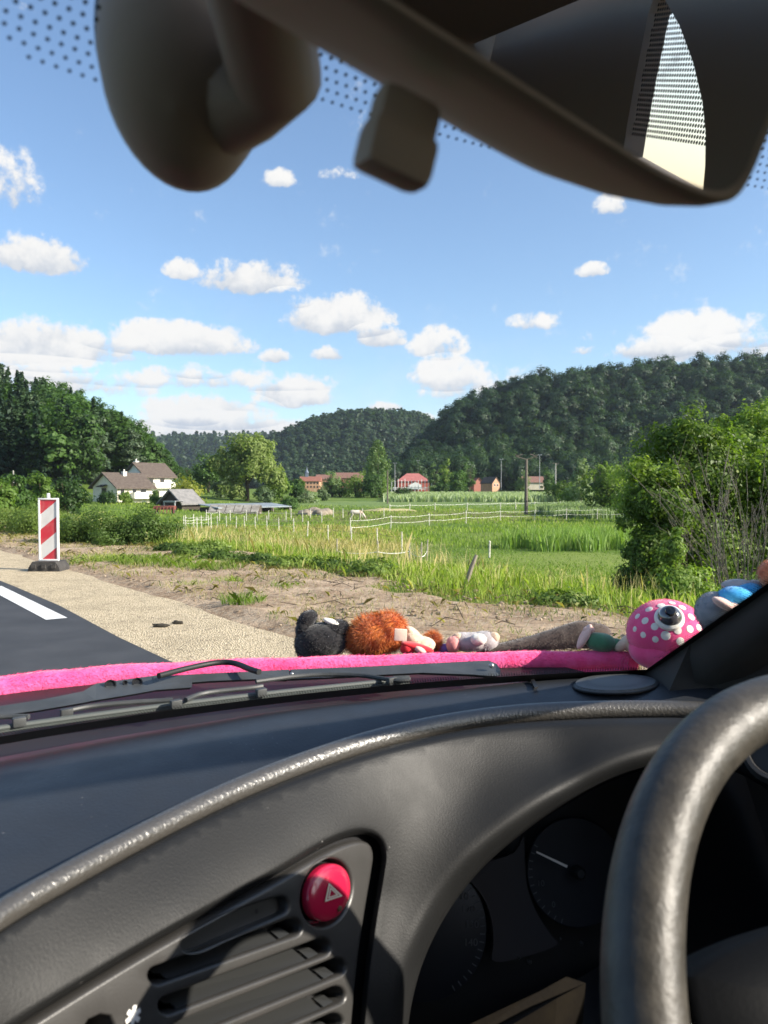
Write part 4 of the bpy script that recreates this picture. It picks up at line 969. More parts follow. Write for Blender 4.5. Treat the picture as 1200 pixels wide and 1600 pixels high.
# ------------------------------------------------------------------ striped roadwork beacon
def beacon():
    b = atz(77, 891, .004); t = thing('roadwork_beacon', 'red and white striped roadwork beacon on a dark rubber foot', 'beacon', b)
    u = at(92, 830, 12)-at(60, 830, 12); u[2] = 0; u /= np.linalg.norm(u); v = np.array([-u[1], u[0], 0]); M = np.stack([u, v, [0, 0, 1]], 1); Yb = b[1]
    px = Yb/1200
    W, z0, z1 = 31*px, 15*px, 113*px
    mb = MB(); fw = 2.6*px
    mb.box(b+[0, 0, z0+fw/2], (W, .05, fw), M, bev=.006); mb.box(b+[0, 0, z1-fw/2], (W, .05, fw), M, bev=.006)
    for sg in (-1, 1): mb.box(b+u*sg*(W/2-fw/2)+[0, 0, (z0+z1)/2], (fw, .05, z1-z0-2*fw+.004), M, bev=.006)
    mb.box(b+[0, 0, z1+.03], (.04, .035, .09), M, bev=.008); mb.box(b+[0, 0, z0-.03], (.06, .04, .10), M, bev=.005)
    mb.build('frame', mat('beacon_white', (.80, .80, .78), .45, (.68, .67, .64), 5), t)
    m = bpy.data.materials.new('beacon_stripes'); m.use_nodes = True; N = NT(m.node_tree); bs = m.node_tree.nodes['Principled BSDF']
    x_, y_, z_ = N.n('ShaderNodeSeparateXYZ', ins={0: N.n('ShaderNodeTexCoord').outputs['Object']}).outputs
    al = N.m('ADD', N.m('MULTIPLY', x_, u[0]), N.m('MULTIPLY', y_, u[1]))
    q = N.m('SUBTRACT', z_, N.m('MULTIPLY', al, .82))
    per = 48*px
    fr = N.m('FRACT', N.m('MULTIPLY', N.m('SUBTRACT', q, z0+2.5*px+.13-5*px), 1/per))
    dirt_ = N.m('MULTIPLY', N.ss(N.noise(N.n('ShaderNodeTexCoord').outputs['Object'], 5, 5), .45, .75), .35)
    c = N.mix(N.m('GREATER_THAN', fr, .5), (.62, .60, .57, 1), (.50, .03, .045, 1)); c = N.mix(dirt_, c, (.40, .30, .26, 1))
    N.put(bs.inputs['Base Color'], c); bs.inputs['Roughness'].default_value = .4
    mb = MB(); mb.box(b+[0, 0, (z0+z1)/2], (W-2*fw+.004, .022, z1-z0-2*fw+.004), M); mb.build('striped_board', m, t, smooth=False)
    mb = MB(); fwid = 50*px; P = []
    for (x, z) in ((-fwid/2, 0), (fwid/2, 0), (fwid/2-.015, .06), (fwid/2-.07, .145), (-fwid/2+.07, .145), (-fwid/2+.015, .06)): P.append(b+u*x-v*.19+[0, 0, z])
    mb.prism(P, v*.38)
    for sg in (-1, 0, 1): mb.box(b+u*sg*.15-v*.195+[0, 0, .075], (.07, .03, .06), M, bev=.005)
    mb.build('foot', mat('rubber', (.035, .032, .03), .8, (.06, .055, .05), 9), t, smooth=False)
beacon()
# ------------------------------------------------------------------ the car we sit in
PL = lambda n, c, r=.45, c2=None, **k: mat(n, c, r, c2, **k)
M_dash = PL('dash_plastic', (.016, .019, .024), .40, (.020, .023, .028), nscale=14, spec=.5, bump=.28, bscale=420, rough2=.52, specks=130)
M_roll = PL('grained_roll', (.055, .051, .045), .33, spec=.9, bump=.7, bscale=330, bdetail=2)
M_fascia = PL('fascia_plastic', (.0095, .0098, .0100), .47, (.012, .0122, .0122), nscale=9, spec=.26, bump=.2, bscale=600, rough2=.58, specks=110)
M_panel = PL('panel_plastic', (.036, .035, .033), .38, (.042, .040, .038), nscale=14, spec=.5, bump=.10, bscale=700)
M_black = PL('black_plastic', (.008, .008, .009), .5)
M_slat = PL('slat_plastic', (.022, .023, .023), .5)
M_trim = PL('dark_trim', (.030, .027, .024), .85, (.036, .032, .028), nscale=20, bump=.2, bscale=500)
M_head = PL('headlining', (.55, .42, .32), .9)
M_house = PL('mirror_plastic', (.30, .225, .165), .65, spec=.25)
M_leather = PL('worn_leather', (.026, .023, .018), .43, (.05, .044, .035), nscale=60, spec=.48, bump=.5, bscale=240, rough2=.52, bdetail=6, lo=.3, hi=.7)
M_dial = PL('dial_face', (.010, .012, .018), .5)
M_clu = PL('cluster_plastic', (.032, .029, .032), .65)
M_gsteel = PL('wiper_grey', (.06, .063, .063), .5, (.04, .043, .043), nscale=20, spec=.4)
M_rubber = PL('wiper_rubber', (.012, .013, .013), .55)
M_furp = mat('pink_fur', (.88, .07, .24), .8, (.95, .12, .33), 34, sheen=.4, spec=.1, bump=.25, bscale=190)
M_red = PL('red_button', (.45, .012, .05), .22, spec=.6, coat=.4)
M_mark = PL('cream_marking', (.75, .66, .52), .5)
CARO = CAM+np.array([0, 0, -1.2])
hatch = thing('car_interior', 'dark grey dashboard, steering wheel, mirror and windscreen of the car we look out of', 'car', tuple(car(.11, -.2, -1.2)))

def fbase(r): return .75-.2*((r-.11)/.72)**2
def screen(u, v):
    """u -1..1 across, v 0 (bottom) .. 1 (top)"""
    r = .11+u*(.72*(1-v)+.56*v); rb = .11+u*.72
    z = -.225+.525*v; f = fbase(rb)-.70*v+.02*math.sin(math.pi*v)*(1-u*u)
    return car(r, f, z)
# glass
def glass():
    m = bpy.data.materials.new('windscreen_glass'); m.use_nodes = True; t = m.node_tree; N = NT(t); b = t.nodes['Principled BSDF']
    tc = N.n('ShaderNodeTexCoord').outputs['Object']
    b.inputs['Base Color'].default_value = (.5, .5, .5, 1); b.inputs['Roughness'].default_value = .35
    sm_ = N.ss(N.noise(tc, 7, 5, .6), .5, .8)
    v = N.n('ShaderNodeTexVoronoi', ins={'Vector': tc, 'Scale': 55.0}).outputs['Distance']
    sp = N.m('MULTIPLY', N.m('LESS_THAN', v, .05), N.m('GREATER_THAN', N.noise(tc, 12, 2), .58))
    N.put(b.inputs['Alpha'], N.m('ADD', .010, N.m('ADD', N.m('MULTIPLY', sm_, .042), N.m('MULTIPLY', sp, .12))))
    mb = MB(); nu, nv = 40, 24
    V = [screen(-1+2*i/nu, j/nv) for j in range(nv+1) for i in range(nu+1)]
    F = [(j*(nu+1)+i, j*(nu+1)+i+1, (j+1)*(nu+1)+i+1, (j+1)*(nu+1)+i) for j in range(nv) for i in range(nu)]
    mb.add(V, F); o = mb.build('windscreen', m, hatch)
    # black ceramic edge and its fading dots
    mb = MB(); e = np.array([0, 0, 0])
    nrm = lambda u, v: np.cross(screen(u+.01, v)-screen(u-.01, v), screen(u, v+.01)-screen(u, v-.01))
    def off(u, v, d=-.0012):
        n = nrm(u, v); n = n/np.linalg.norm(n); 
        if n@CF < 0: n = -n
        return screen(u, v)+n*d
    def ring(fn, n=60):
        V = []; 
        for i in range(n+1): a, b_ = fn(i/n); V += [off(*a), off(*b_)]
        mb.add(V, [(2*i, 2*i+1, 2*i+3, 2*i+2) for i in range(n)])
    ring(lambda q: ((-1+2*q, 0), (-1+2*q, .022)))
    ring(lambda q: ((1, q), (.972, q))); ring(lambda q: ((-1, q), (-.972, q)))
    ring(lambda q: ((-1+2*q, 1), (-1+2*q, .965)))
    def dot(u, v, r):
        p = off(u, v, -.0013); n = nrm(u, v); n /= np.linalg.norm(n); a = np.cross(n, [0, 0, 1.]); a /= np.linalg.norm(a); b_ = np.cross(n, a)
        mb.add([p+a*r*math.cos(k*math.pi/3)+b_*r*math.sin(k*math.pi/3) for k in range(6)], [(0, 1, 2, 3, 4, 5)])
    # upper dot screen (4 mm pitch), drooping round the mirror foot
    L = .875; W = 1.3; pitch = .0043; j = 0
    vmin = .62
    v = vmin
    while v < .97:
        wd = (.72*(1-v)+.56*v); nu_ = int(2*wd/pitch)
        for i in range(nu_):
            u = -1+2*(i+.5*(j % 2))/nu_
            if abs(u) > .98: continue
            r_ = u*wd
            e_ = .700+.022*math.tanh(max(r_+.03, 0)/.07)+.012*math.tanh(max(r_-.15, 0)/.2)+.012*math.tanh(max(-r_-.05, 0)/.05)
            if v < e_: continue
            k = min((v-e_)/.10, 1); dot(u, v, .00075+.0005*k)
        v += pitch*.866/L; j += 1
    # fine dots fading along bottom and pillars
    pitch = .0030
    for row in range(4):
        v = .025+row*pitch*.9/L; n = int(1.44/pitch)
        for i in range(n): dot(-.97+1.94*(i+.5*(row % 2))/n, v, .0012-.00024*row)
    for sg in (-1, 1):
        for col_ in range(4):
            n = int(L/pitch)
            for i in range(n):
                vv = (i+.5*(col_ % 2))/n
                if .06 < vv < .96: dot(sg*(.970-col_*.0038), vv, .0012-.00024*col_)
    mb.build('dot_border', M_black, o, smooth=False)
glass()

# ---- dashboard: pad, roll, fascia
ZP = -.232
A0 = [(-260, 1215), (-130, 1188), (0, 1163), (150, 1139), (300, 1117), (450, 1099), (600, 1084), (720, 1071), (850, 1058), (950, 1052), (1040, 1054), (1110, 1066), (1200, 1095), (1300, 1140)]
TU = [(-260, 1625), (-130, 1522), (0, 1430), (100, 1372), (200, 1318), (300, 1267), (400, 1222), (500, 1184), (600, 1153), (700, 1131), (800, 1117), (900, 1111), (1000, 1109), (1080, 1110), (1180, 1116), (1300, 1135)]
def cr(pts, n):
    P = np.array(pts, float); k = len(P); t = np.linspace(0, k-1, n); out = []
    for q in t:
        i = min(int(q), k-2); u = q-i; p0 = P[max(i-1, 0)]; p1 = P[i]; p2 = P[i+1]; p3 = P[min(i+2, k-1)]
        out.append(.5*((2*p1)+(-p0+p2)*u+(2*p0-5*p1+4*p2-p3)*u*u+(-p0+3*p1-3*p2+p3)*u**3))
    return np.array(out)
ZT = -.228
a0 = np.array([atz(x, y, EYE-.240) for x, y in cr(A0, 90)]); tu = np.array([atz(x, y, EYE+ZT) for x, y in cr(TU, 90)])
trad = np.array([np.linalg.norm(p-CAM)/1200*r for p, r in zip(tu, np.interp(np.linspace(0, 1, 90), [0, .14, .5, 1], [20, 18, 16, 11.5]))])
def extend(P, fn, n=24, r_end=-.60):
    r0, f0, z0 = tocar(P[0]); out = [car(r, f0+fn(r)-fn(r0), z0) for r in np.linspace(r_end, r0, n+1)[:-1]]
    return np.vstack([out, P])
fine = lambda P, n: np.stack([np.interp(np.linspace(0, len(P)-1, n), np.arange(len(P)), P[:, k]) for k in range(3)], 1)
tu = np.array([atz(x, y, EYE+ZT) for x, y in cr(TU, 240)]); trad = np.interp(np.linspace(0, 1, 240), np.linspace(0, 1, 90), trad)
NX = 40
fr_ = tocar(tu[0]); slope_ = (tocar(tu[6])[1]-fr_[1])/(tocar(tu[6])[0]-fr_[0])
tu = extend(tu, lambda r: slope_*(r-fr_[0])*(1 if r > fr_[0] else max(.25, 1-.9*(fr_[0]-r))), NX); trad = np.r_[np.full(NX, trad[0]), trad]
a0 = extend(a0, fbase, 24); a0 = fine(a0, len(tu))
dash_root = None
def pad():
    global dash_root
    mb = MB(); nv = 22; V = []; n = len(a0)
    from mathutils import noise as mn
    back = a0+CF*.05-np.array([0, 0, .012])
    for j in range(nv+1):
        v = j/nv
        for i in range(n):
            p = a0[i]*(1-v)+tu[i]*v; z = .016*math.sin(math.pi*v)**1.2 - .010*v - .012*(1-v)**6
            V.append(p+[0, 0, z+.0012*mn.noise(Vector(p*9))])
    F = [(j*n+i, j*n+i+1, (j+1)*n+i+1, (j+1)*n+i) for j in range(nv) for i in range(n-1)]
    mb.add(V, F); b0 = len(mb.v); mb.add(np.vstack([a0-[0, 0, .012], back]), [(i, i+1, n+i+1, n+i) for i in range(n-1)])
    dash_root = mb.build('dashboard', M_dash, hatch)
    mb = MB(); mb.tube(list(tu), list(trad), 28); mb.build('padded_roll', M_roll, dash_root, angle=80)
pad()
def lower_dash():
    mb = MB(); rs = np.linspace(-.64, .84, 60); rows = []; tr_ = np.array([tocar(p) for p in tu])
    for r in rs:
        ft = np.interp(r, tr_[:, 0], tr_[:, 1]) if r < .5 else .5
        k = sm(np.array((r+.02)/.25)); k = float(k)
        top = (ft+.004)*(1-k)+.50*k; zt = (ZT-.006)*(1-k)-.50*k
        rows.append([car(r, top, zt), car(r, (ft-.02)*(1-k)+.50*k, zt-.05*(1-k)-.02), car(r, .47, -.44*(1-k)-.56*k), car(r, .50, -.62), car(r, .60, -.95)])
    V = [q for col in rows for q in col]; n = 5
    mb.add(V, [(i*n+j, i*n+j+1, (i+1)*n+j+1, (i+1)*n+j) for i in range(len(rs)-1) for j in range(n-1)])
    mb.build('lower_dash', M_dash, dash_root)
lower_dash()
# depth of the fascia as smooth function over sight lines
def tps(P, w, lam=1e-3):
    P = np.array(P, float)/400; n = len(P)
    def U(r2): return .5*r2*np.log(r2+1e-12)
    r2 = ((P[:, None]-P[None])**2).sum(-1); K = U(r2)+lam*np.eye(n); Q = np.c_[np.ones(n), P]
    A = np.block([[K, Q], [Q.T, np.zeros((3, 3))]]); s = np.linalg.solve(A, np.r_[w, 0, 0, 0])
    def f(X):
        X = np.atleast_2d(np.array(X, float))/400; r2 = ((X[:, None]-P[None])**2).sum(-1)
        return U(r2)@s[:n]+np.c_[np.ones(len(X)), X]@s[n:]
    return f
pb, pc_ = -.001613, .000464
def w_panel(x, y): return 1.5625+(x-590)*pb+(y-1310)*pc_
ctrl = []
for (x, y) in TU[1:-1]:
    Yt = .226/(-(ray(x, y+14)[2])/ray(x, y+14)[1]); ctrl.append((x, y+14, 1/(Yt+.004)))
for (x, y) in [(-150, 1700), (-50, 1650), (30, 1602), (120, 1545), (200, 1495), (300, 1440), (430, 1370), (530, 1312), (590, 1320), (585, 1450), (565, 1600), (560, 1700)]: ctrl.append((x, y, w_panel(x, y)+.02))
# upper fascia bulges out a little between roll and panel
RIM = [(628, 1720), (634, 1620), (646, 1545), (668, 1478), (704, 1412), (752, 1352), (812, 1300), (876, 1256), (940, 1222), (1000, 1200), (1060, 1188), (1120, 1192), (1180, 1216), (1240, 1262), (1290, 1330), (1330, 1420), (1350, 1540), (1350, 1720)]
for (x, y) in RIM[::1]:
    Yr = np.interp(x, [628, 704, 812, 940, 1060, 1180, 1350], [.585, .635, .665, .70, .72, .70, .62]); ctrl.append((x, y, 1/Yr))
ctrl += [(600, 1400, 1/.622), (605, 1500, 1/.60), (600, 1620, 1/.575), (650, 1300, 1/.655), (740, 1240, 1/.695), (880, 1190, 1/.735), (1250, 1200, 1/.70), (1330, 1250, 1/.66), (1380, 1400, 1/.62), (1400, 1650, 1/.58)]
fw = tps([c[:2] for c in ctrl], np.array([c[2] for c in ctrl]), 2e-2)
def inside(P, poly):
    P = np.atleast_2d(P); poly = np.array(poly); x, y = P[:, 0], P[:, 1]; c = np.zeros(len(P), bool); j = len(poly)-1
    for i in range(len(poly)):
        xi, yi = poly[i]; xj, yj = poly[j]
        k = ((yi > y) != (yj > y)) & (x < (xj-xi)*(y-yi)/(yj-yi+1e-12)+xi); c ^= k; j = i
    return c
def pdist(P, poly, closed=True):
    P = np.atleast_2d(P); A = np.array(poly, float); B = np.roll(A, -1, 0)
    if not closed: A, B = A[:-1], B[:-1]
    d = np.full(len(P), 1e9)
    for a, b in zip(A, B):
        ab = b-a; t = np.clip(((P-a)@ab)/(ab@ab+1e-12), 0, 1); d = np.minimum(d, np.linalg.norm(P-(a+t[:, None]*ab), axis=1))
    return d
def offset(poly, d, closed=True):
    A = np.array(poly, float); n = len(A); out = []
    for i in range(n):
        a = A[(i-1) % n] if closed or i > 0 else A[i]; b = A[(i+1) % n] if closed or i < n-1 else A[i]
        t = b-a; t /= np.linalg.norm(t)+1e-9; out.append(A[i]+np.array([t[1], -t[0]])*d)
    return np.array(out)
def area(poly):
    A = np.array(poly); x, y = A[:, 0], A[:, 1]; return .5*np.sum(x*np.roll(y, -1)-np.roll(x, -1)*y)
def cdt(outer, holes, extra):
    V = []; E = []
    for loop in [outer]+holes:
        b = len(V); V += [tuple(p) for p in loop]; n = len(loop); E += [(b+i, b+(i+1) % n) for i in range(n)]
    V += [tuple(p) for p in extra]
    vo, _, fo, _, _, _ = delaunay_2d_cdt([Vector(v) for v in V], E, [], 0, 1e-6)
    vo = np.array([tuple(v) for v in vo]); fo = [tuple(f) for f in fo]
    cen = np.array([vo[list(f)].mean(0) for f in fo]); k = inside(cen, outer)
    for h in holes: k &= ~inside(cen, h)
    return vo, [f for f, q in zip(fo, k) if q]
PANEL = list(map(tuple, cr([(-180, 1745), (-60, 1662), (40, 1596), (140, 1533), (240, 1473), (340, 1417), (430, 1368), (500, 1327), (540, 1309), (568, 1304), (588, 1313), (596, 1336), (592, 1370), (582, 1430), (572, 1500), (564, 1580), (558, 1660), (555, 1745)], 120)))
RIMs = list(map(tuple, cr(RIM, 120)))
def fascia():
    top = [(x, y+np.interp(x, [-260, 1300], [19, 11])) for x, y in map(tuple, cr(TU[:-1], 260))]
    top = [(x, y) for x, y in top if x > -180]
    outer = top+[(1420, 1160), (1440, 1400), (1440, 1740), (1350, 1738)]
    RIMc = RIMs; PANc = PANEL
    outer = top+[(1330, 1180), (1420, 1300), (1440, 1740)]+[(1350, 1738)]
    hole_r = [p for p in RIMc if p[1] < 1716]; hole_r = hole_r+[(1350, 1716), (634, 1716)] if False else hole_r
    outer = top+[(1420, 1220), (1450, 1500), (1450, 1716), hole_r[-1]]+hole_r[::-1]
    pr = [p for p in PANc if p[1] < 1716]
    outer = outer+pr[::-1]
    extra = []
    for q in (2.5, 6, 10, 15, 22, 30, 40): extra += [tuple(p) for p in offset(hole_r, q, False)]
    for q in (2, 4.5, 8, 12, 18): extra += [tuple(p) for p in offset(pr, q, False)]
    for q in (3, 8, 14): extra += [(x, y+q) for x, y in top]
    gx, gy = np.meshgrid(np.arange(-180, 1460, 16), np.arange(1100, 1720, 14)); G = np.c_[gx.ravel(), gy.ravel()]
    G = G[(pdist(G, hole_r, False) > 46) & (pdist(G, pr, False) > 22) & (pdist(G, top, False) > 18)]; extra += [tuple(p) for p in G]
    extra = np.array(extra); extra = extra[inside(extra, outer) & (pdist(extra, outer) > 1.2)]
    vo, fo = cdt(outer, [], extra)
    w = fw(vo); Y = 1/w
    dr = pdist(vo, hole_r, False); Y = Y+.022*np.clip(1-dr/34, 0, 1)**2.2
    dp = pdist(vo, pr, False); Y = Y+.010*np.clip(1-dp/11, 0, 1)**2
    dt = pdist(vo, top, False); Y = Y+.012*np.clip(1-dt/12, 0, 1)**2
    V = [at(x, y, q) for (x, y), q in zip(vo, Y)]
    mb = MB(); mb.add(V, fo)
    # wall going into the binnacle
    Yr = 1/fw(hole_r)+.022; n = len(hole_r); A = [at(x, y, q) for (x, y), q in zip(hole_r, Yr)]
    B = [a+np.array(at(950+(p[0]-950)*.98, p[1], 1.0)-CAM)*.13*1.0+np.array([0, 0, -.004]) for a, p in zip(A, hole_r)]
    mb.add(A+B, [(i, i+1, n+i+1, n+i) for i in range(n-1)])
    mb.build('fascia', M_fascia, dash_root, angle=60)
    # dark gap round the centre panel
    mb = MB(); q = offset(pr, 9, False); q2 = offset(pr, -34, False); Yq = [1/w_panel(*p)+.012 for p in q]; Yq2 = [1/w_panel(*p)+.014 for p in q2]; n = len(q)
    mb.add([at(p[0], p[1], y) for p, y in zip(q, Yq)]+[at(p[0], p[1], y) for p, y in zip(q2, Yq2)], [(i, i+1, n+i+1, n+i) for i in range(n-1)])
    mb.build('panel_gap', M_black, dash_root)
fascia()
pp = lambda x, y, d=0: at(x, y, 1/w_panel(x, y)+d)      # on the flat centre panel, d deeper
pn = np.cross(pp(500, 1400)-pp(400, 1400), pp(400, 1500)-pp(400, 1400)); pn /= np.linalg.norm(pn)
if pn@(CAM-pp(450, 1450)) < 0: pn = -pn                # panel normal, towards us
def stadium(a, b, ra, rb=None, n=8):
    a = np.array(a, float); b = np.array(b, float); rb = ra if rb is None else rb; d = b-a; th = math.atan2(d[1], d[0]); out = []
    for i in range(n+1): t = th+math.pi/2+math.pi*i/n; out.append(tuple(a+ra*np.array([math.cos(t), math.sin(t)])))
    for i in range(n+1): t = th-math.pi/2+math.pi*i/n; out.append(tuple(b+rb*np.array([math.cos(t), math.sin(t)])))
    return out
SLOTS = [((246, 1524), (458, 1449), 13.5), ((262, 1571), (503, 1480), 13.5), ((284, 1610), (527, 1511), 13.5), ((300, 1651), (526, 1555), 13.5), ((300, 1699), (523, 1597), 13.5)]
HZ = (512, 1394)
# directions on the panel for round things
ex = pp(HZ[0]+10, HZ[1]-4)-pp(*HZ); ex -= pn*(ex@pn); ex /= np.linalg.norm(ex); ey = np.cross(pn, ex)
HR = 43/1200/w_panel(*HZ)
def proj(P):
    d = np.array(P)-CAM; dep = d[1]*ct-d[2]*st; up = d[1]*st+d[2]*ct; return 600+1200*d[0]/dep, 800-1200*up/dep
HX = 1.30
def disc_px(r, n=40): return [proj(pp(*HZ)+ex*r*HX*math.cos(2*math.pi*k/n)+ey*r*math.sin(2*math.pi*k/n)) for k in range(n)]
def oval(mb, base, prof, n=44):
    V = [base+pn*h+(ex*HX*math.cos(2*math.pi*j/n)+ey*math.sin(2*math.pi*j/n))*r for (r, h) in prof for j in range(n)]
    mb.add(V, [(i*n+j, i*n+(j+1) % n, (i+1)*n+(j+1) % n, (i+1)*n+j) for i in range(len(prof)-1) for j in range(n)])
def centre_panel():
    inner = offset(PANEL, -9, False); outer = [tuple(p) for p in inner if p[1] < 1735]
    tray = list(map(tuple, cr([(284, 1476), (290, 1466), (318, 1448), (360, 1428), (400, 1413), (432, 1403), (445, 1403), (450, 1412), (447, 1424), (430, 1433), (390, 1450), (350, 1467), (318, 1482), (300, 1486), (288, 1484), (284, 1476)], 60)))[:-1]
    holes = [stadium(a, b, r) for a, b, r in SLOTS]; hz = disc_px(HR*1.10)
    corner = [(133, 1640), (128, 1612), (140, 1594), (158, 1586), (172, 1588), (178, 1600), (172, 1640)]
    H_ = holes+[tray, hz, corner]; mb = MB(); RO = [(0, .0050), (1.2, .0028), (3, .0011), (5.5, .0002), (8, 0)]; RH = [(0, .0028), (.8, .0016), (2, .0006), (4, .0001), (5.5, 0)]
    def rim(loop, sg, prof, closed):
        L = [offset(loop, sg*q, closed) for q, _ in prof]; n = len(loop)
        mb.add([pp(x, y)-pn*h for l_, (q, h) in zip(L, prof) for x, y in l_], [(k*n+i, k*n+(i+1) % n, (k+1)*n+(i+1) % n, (k+1)*n+i) for k in range(len(prof)-1) for i in range(n if closed else n-1)])
        return [tuple(p) for p in L[-1]]
    oi = rim(outer, -1, RO, False); hi_ = [rim(h, 1 if area(h) > 0 else -1, RH, True) for h in H_]
    vo, fo = cdt(oi, hi_, [])
    mb.add([pp(x, y) for x, y in vo], fo)
    for h, dd in zip(H_, [.022]*5+[.008, .02, .03]):
        n = len(h); A = [pp(x, y)-pn*.0028 for x, y in h]; B = [a-pn*dd for a in A]; mb.add(A+B, [(i, (i+1) % n, n+(i+1) % n, n+i) for i in range(n)])
    n = len(outer); A = [pp(x, y)-pn*.0050 for x, y in outer]; mb.add(A+[a-pn*.012 for a in A], [(i, i+1, n+i+1, n+i) for i in range(n-1)])
    o = mb.build('centre_panel', M_panel, hatch, angle=75, weld=.00003)
    mb = MB(); mb.add([pp(*p)-pn*.0085 for p in tray], [tuple(range(len(tray)))])
    mb.build('tray_floor', M_panel, o, smooth=False)
    mb = MB(); mb.lathe(pp(413.5, 1425.5)-pn*.0086, pn, [(.0016, .0006), (0, .0006)], 14); mb.build('tray_hole', M_black, o)
    mb = MB(); mb.add([pp(*p)-pn*.024 for p in ((190, 1400), (570, 1400), (570, 1760), (100, 1760), (100, 1580))], [(0, 1, 2, 3, 4)]); mb.build('vent_backing', M_black, o, smooth=False)
    # tilted vanes and the small thumb tabs inside each slot
    for (a, b, r) in SLOTS:
        a = np.array(a); b = np.array(b); d = (b-a)/np.linalg.norm(b-a); nn = np.array([-d[1], d[0]])
        if nn[1] < 0: nn = -nn
        a2, b2 = a+d*16, b-d*26 if r > 0 else b
        mb = MB(); lo, hi = 12.5, -4.0
        q = [pp(*(a2+nn*lo))-pn*.003, pp(*(b2+nn*lo))-pn*.003, pp(*(b2+nn*hi))-pn*.013, pp(*(a2+nn*hi))-pn*.013]
        mb.prism(q, -pn*.003); q = [pp(*(a2-d*8+nn*4))-pn*.008, pp(*(a2+nn*4))-pn*.008, pp(*(a2-nn*2))-pn*.012, pp(*(a2-d*8-nn*2))-pn*.012]; mb.prism(q, -pn*.004)
        q = [pp(*(b2+d*3+nn*11))-pn*.002, pp(*(b2+d*20+nn*9))-pn*.002, pp(*(b2+d*20-nn*0))-pn*.009, pp(*(b2+d*3-nn*1))-pn*.009]; mb.prism(q, -pn*.003)
        mb.build('vent_slat', M_slat, o, smooth=False)
    mb = MB()
    for k in range(3):
        a_ = k*math.pi/3+.3; c_ = pp(207, 1587)+pn*.0008; dx = (ex*math.cos(a_)+ey*math.sin(a_))*.0052; dy = (-ex*math.sin(a_)+ey*math.cos(a_))*.0013
        mb.add([c_+dx+dy+pn*.0001*k, c_+dx-dy+pn*.0001*k, c_-dx-dy+pn*.0001*k, c_-dx+dy+pn*.0001*k], [(0, 1, 2, 3)])
    mb.build('white_star', M_white, o, smooth=False)  # small white star of crossed flat bars just above the panel
centre_panel()
def hazard():
    c = pp(*HZ); mb = MB(); oval(mb, c-pn*.014, [(HR*1.1, 0), (0, 0)]); 
    oval(mb, c-pn*.010, [(HR*.95, 0), (HR*.95, .010), (HR*.93, .0122), (HR*.86, .0135), (HR*.6, .0147), (HR*.3, .0153), (0, .0155)])
    o = mb.build('hazard_button', M_red, hatch, angle=50)
    mb = MB(); oval(mb, c-pn*.0095, [(HR*1.12, -.006), (HR*.955, -.006), (HR*.955, .0062)]); mb.build('gap_ring', M_black, o)
    T = lambda x, y, h: pp(x, y)+pn*h
    tri = [(504, 1379), (525, 1399), (498, 1408)]; cen = np.mean(tri, 0); mb = MB()
    def trif(s, h): return [T(*(cen+(np.array(p)-cen)*s), h) for p in tri]
    def band(s0, s1, h):
        A, B = trif(s0, h), trif(s1, h); mb.add(A+B, [(i, (i+1) % 3, 3+(i+1) % 3, 3+i) for i in range(3)])
    band(1.02, .74, .0064); band(.62, .40, .0066)
    mb.build('warning_triangle', M_mark, o, smooth=False)
    mb = MB(); mb.lathe(T(523, 1419, .0040), pn, [(.0021, 0), (.0021, .0016), (0, .002)], 12); mb.build('indicator_lamp', mat('dim_lamp', (.12, .06, .03), .4), o)
hazard()
# small oval grille at the right end of the pad
def speaker():
    c = atz(962, 1071, EYE-.2242); V = []; mb = MB(); n = 48
    pts = [atz(962+66*math.cos(2*math.pi*k/n), 1071+13.5*math.sin(2*math.pi*k/n)-.02*66*math.cos(2*math.pi*k/n), EYE-.2242) for k in range(n)]
    mb.add([p+[0, 0, .0012] for p in pts]+[c+(p-c)*.95+[0, 0, .004] for p in pts]+[c+(p-c)*.5+[0, 0, .0065] for p in pts]+[c+[0, 0, .007]], [(i, (i+1) % n, n+(i+1) % n, n+i) for i in range(n)]+[(n+i, n+(i+1) % n, 2*n+(i+1) % n, 2*n+i) for i in range(n)]+[(2*n+i, 2*n+(i+1) % n, 3*n) for i in range(n)])
    m = bpy.data.materials.new('grille_mesh'); m.use_nodes = True; N = NT(m.node_tree); b = m.node_tree.nodes['Principled BSDF']
    v = N.n('ShaderNodeTexVoronoi', ins={'Vector': N.n('ShaderNodeTexCoord').outputs['Object'], 'Scale': 420.0, 'Randomness': .15}).outputs['Distance']
    N.put(b.inputs['Base Color'], N.mix(N.ss(v, .25, .4), (.006, .006, .006, 1), (.075, .08, .082, 1))); b.inputs['Roughness'].default_value = .55
    o = mb.build('speaker_grille', m, hatch)
    mb = MB(); mb.tube([c+(p-c)*1.015+[0, 0, .0005] for p in pts+pts[:1]], .0012, 6, cap=False); mb.build('grille_seam', M_black, o)
    mb = MB(); a = atz(832, 1064, EYE-.222); b_ = atz(838, 1076, EYE-.222); mb.prism([a-CR*.003, a+CR*.003, b_+CR*.003, b_-CR*.003], (0, 0, .002)); mb.build('pad_notch', M_black, dash_root, smooth=False)
speaker()
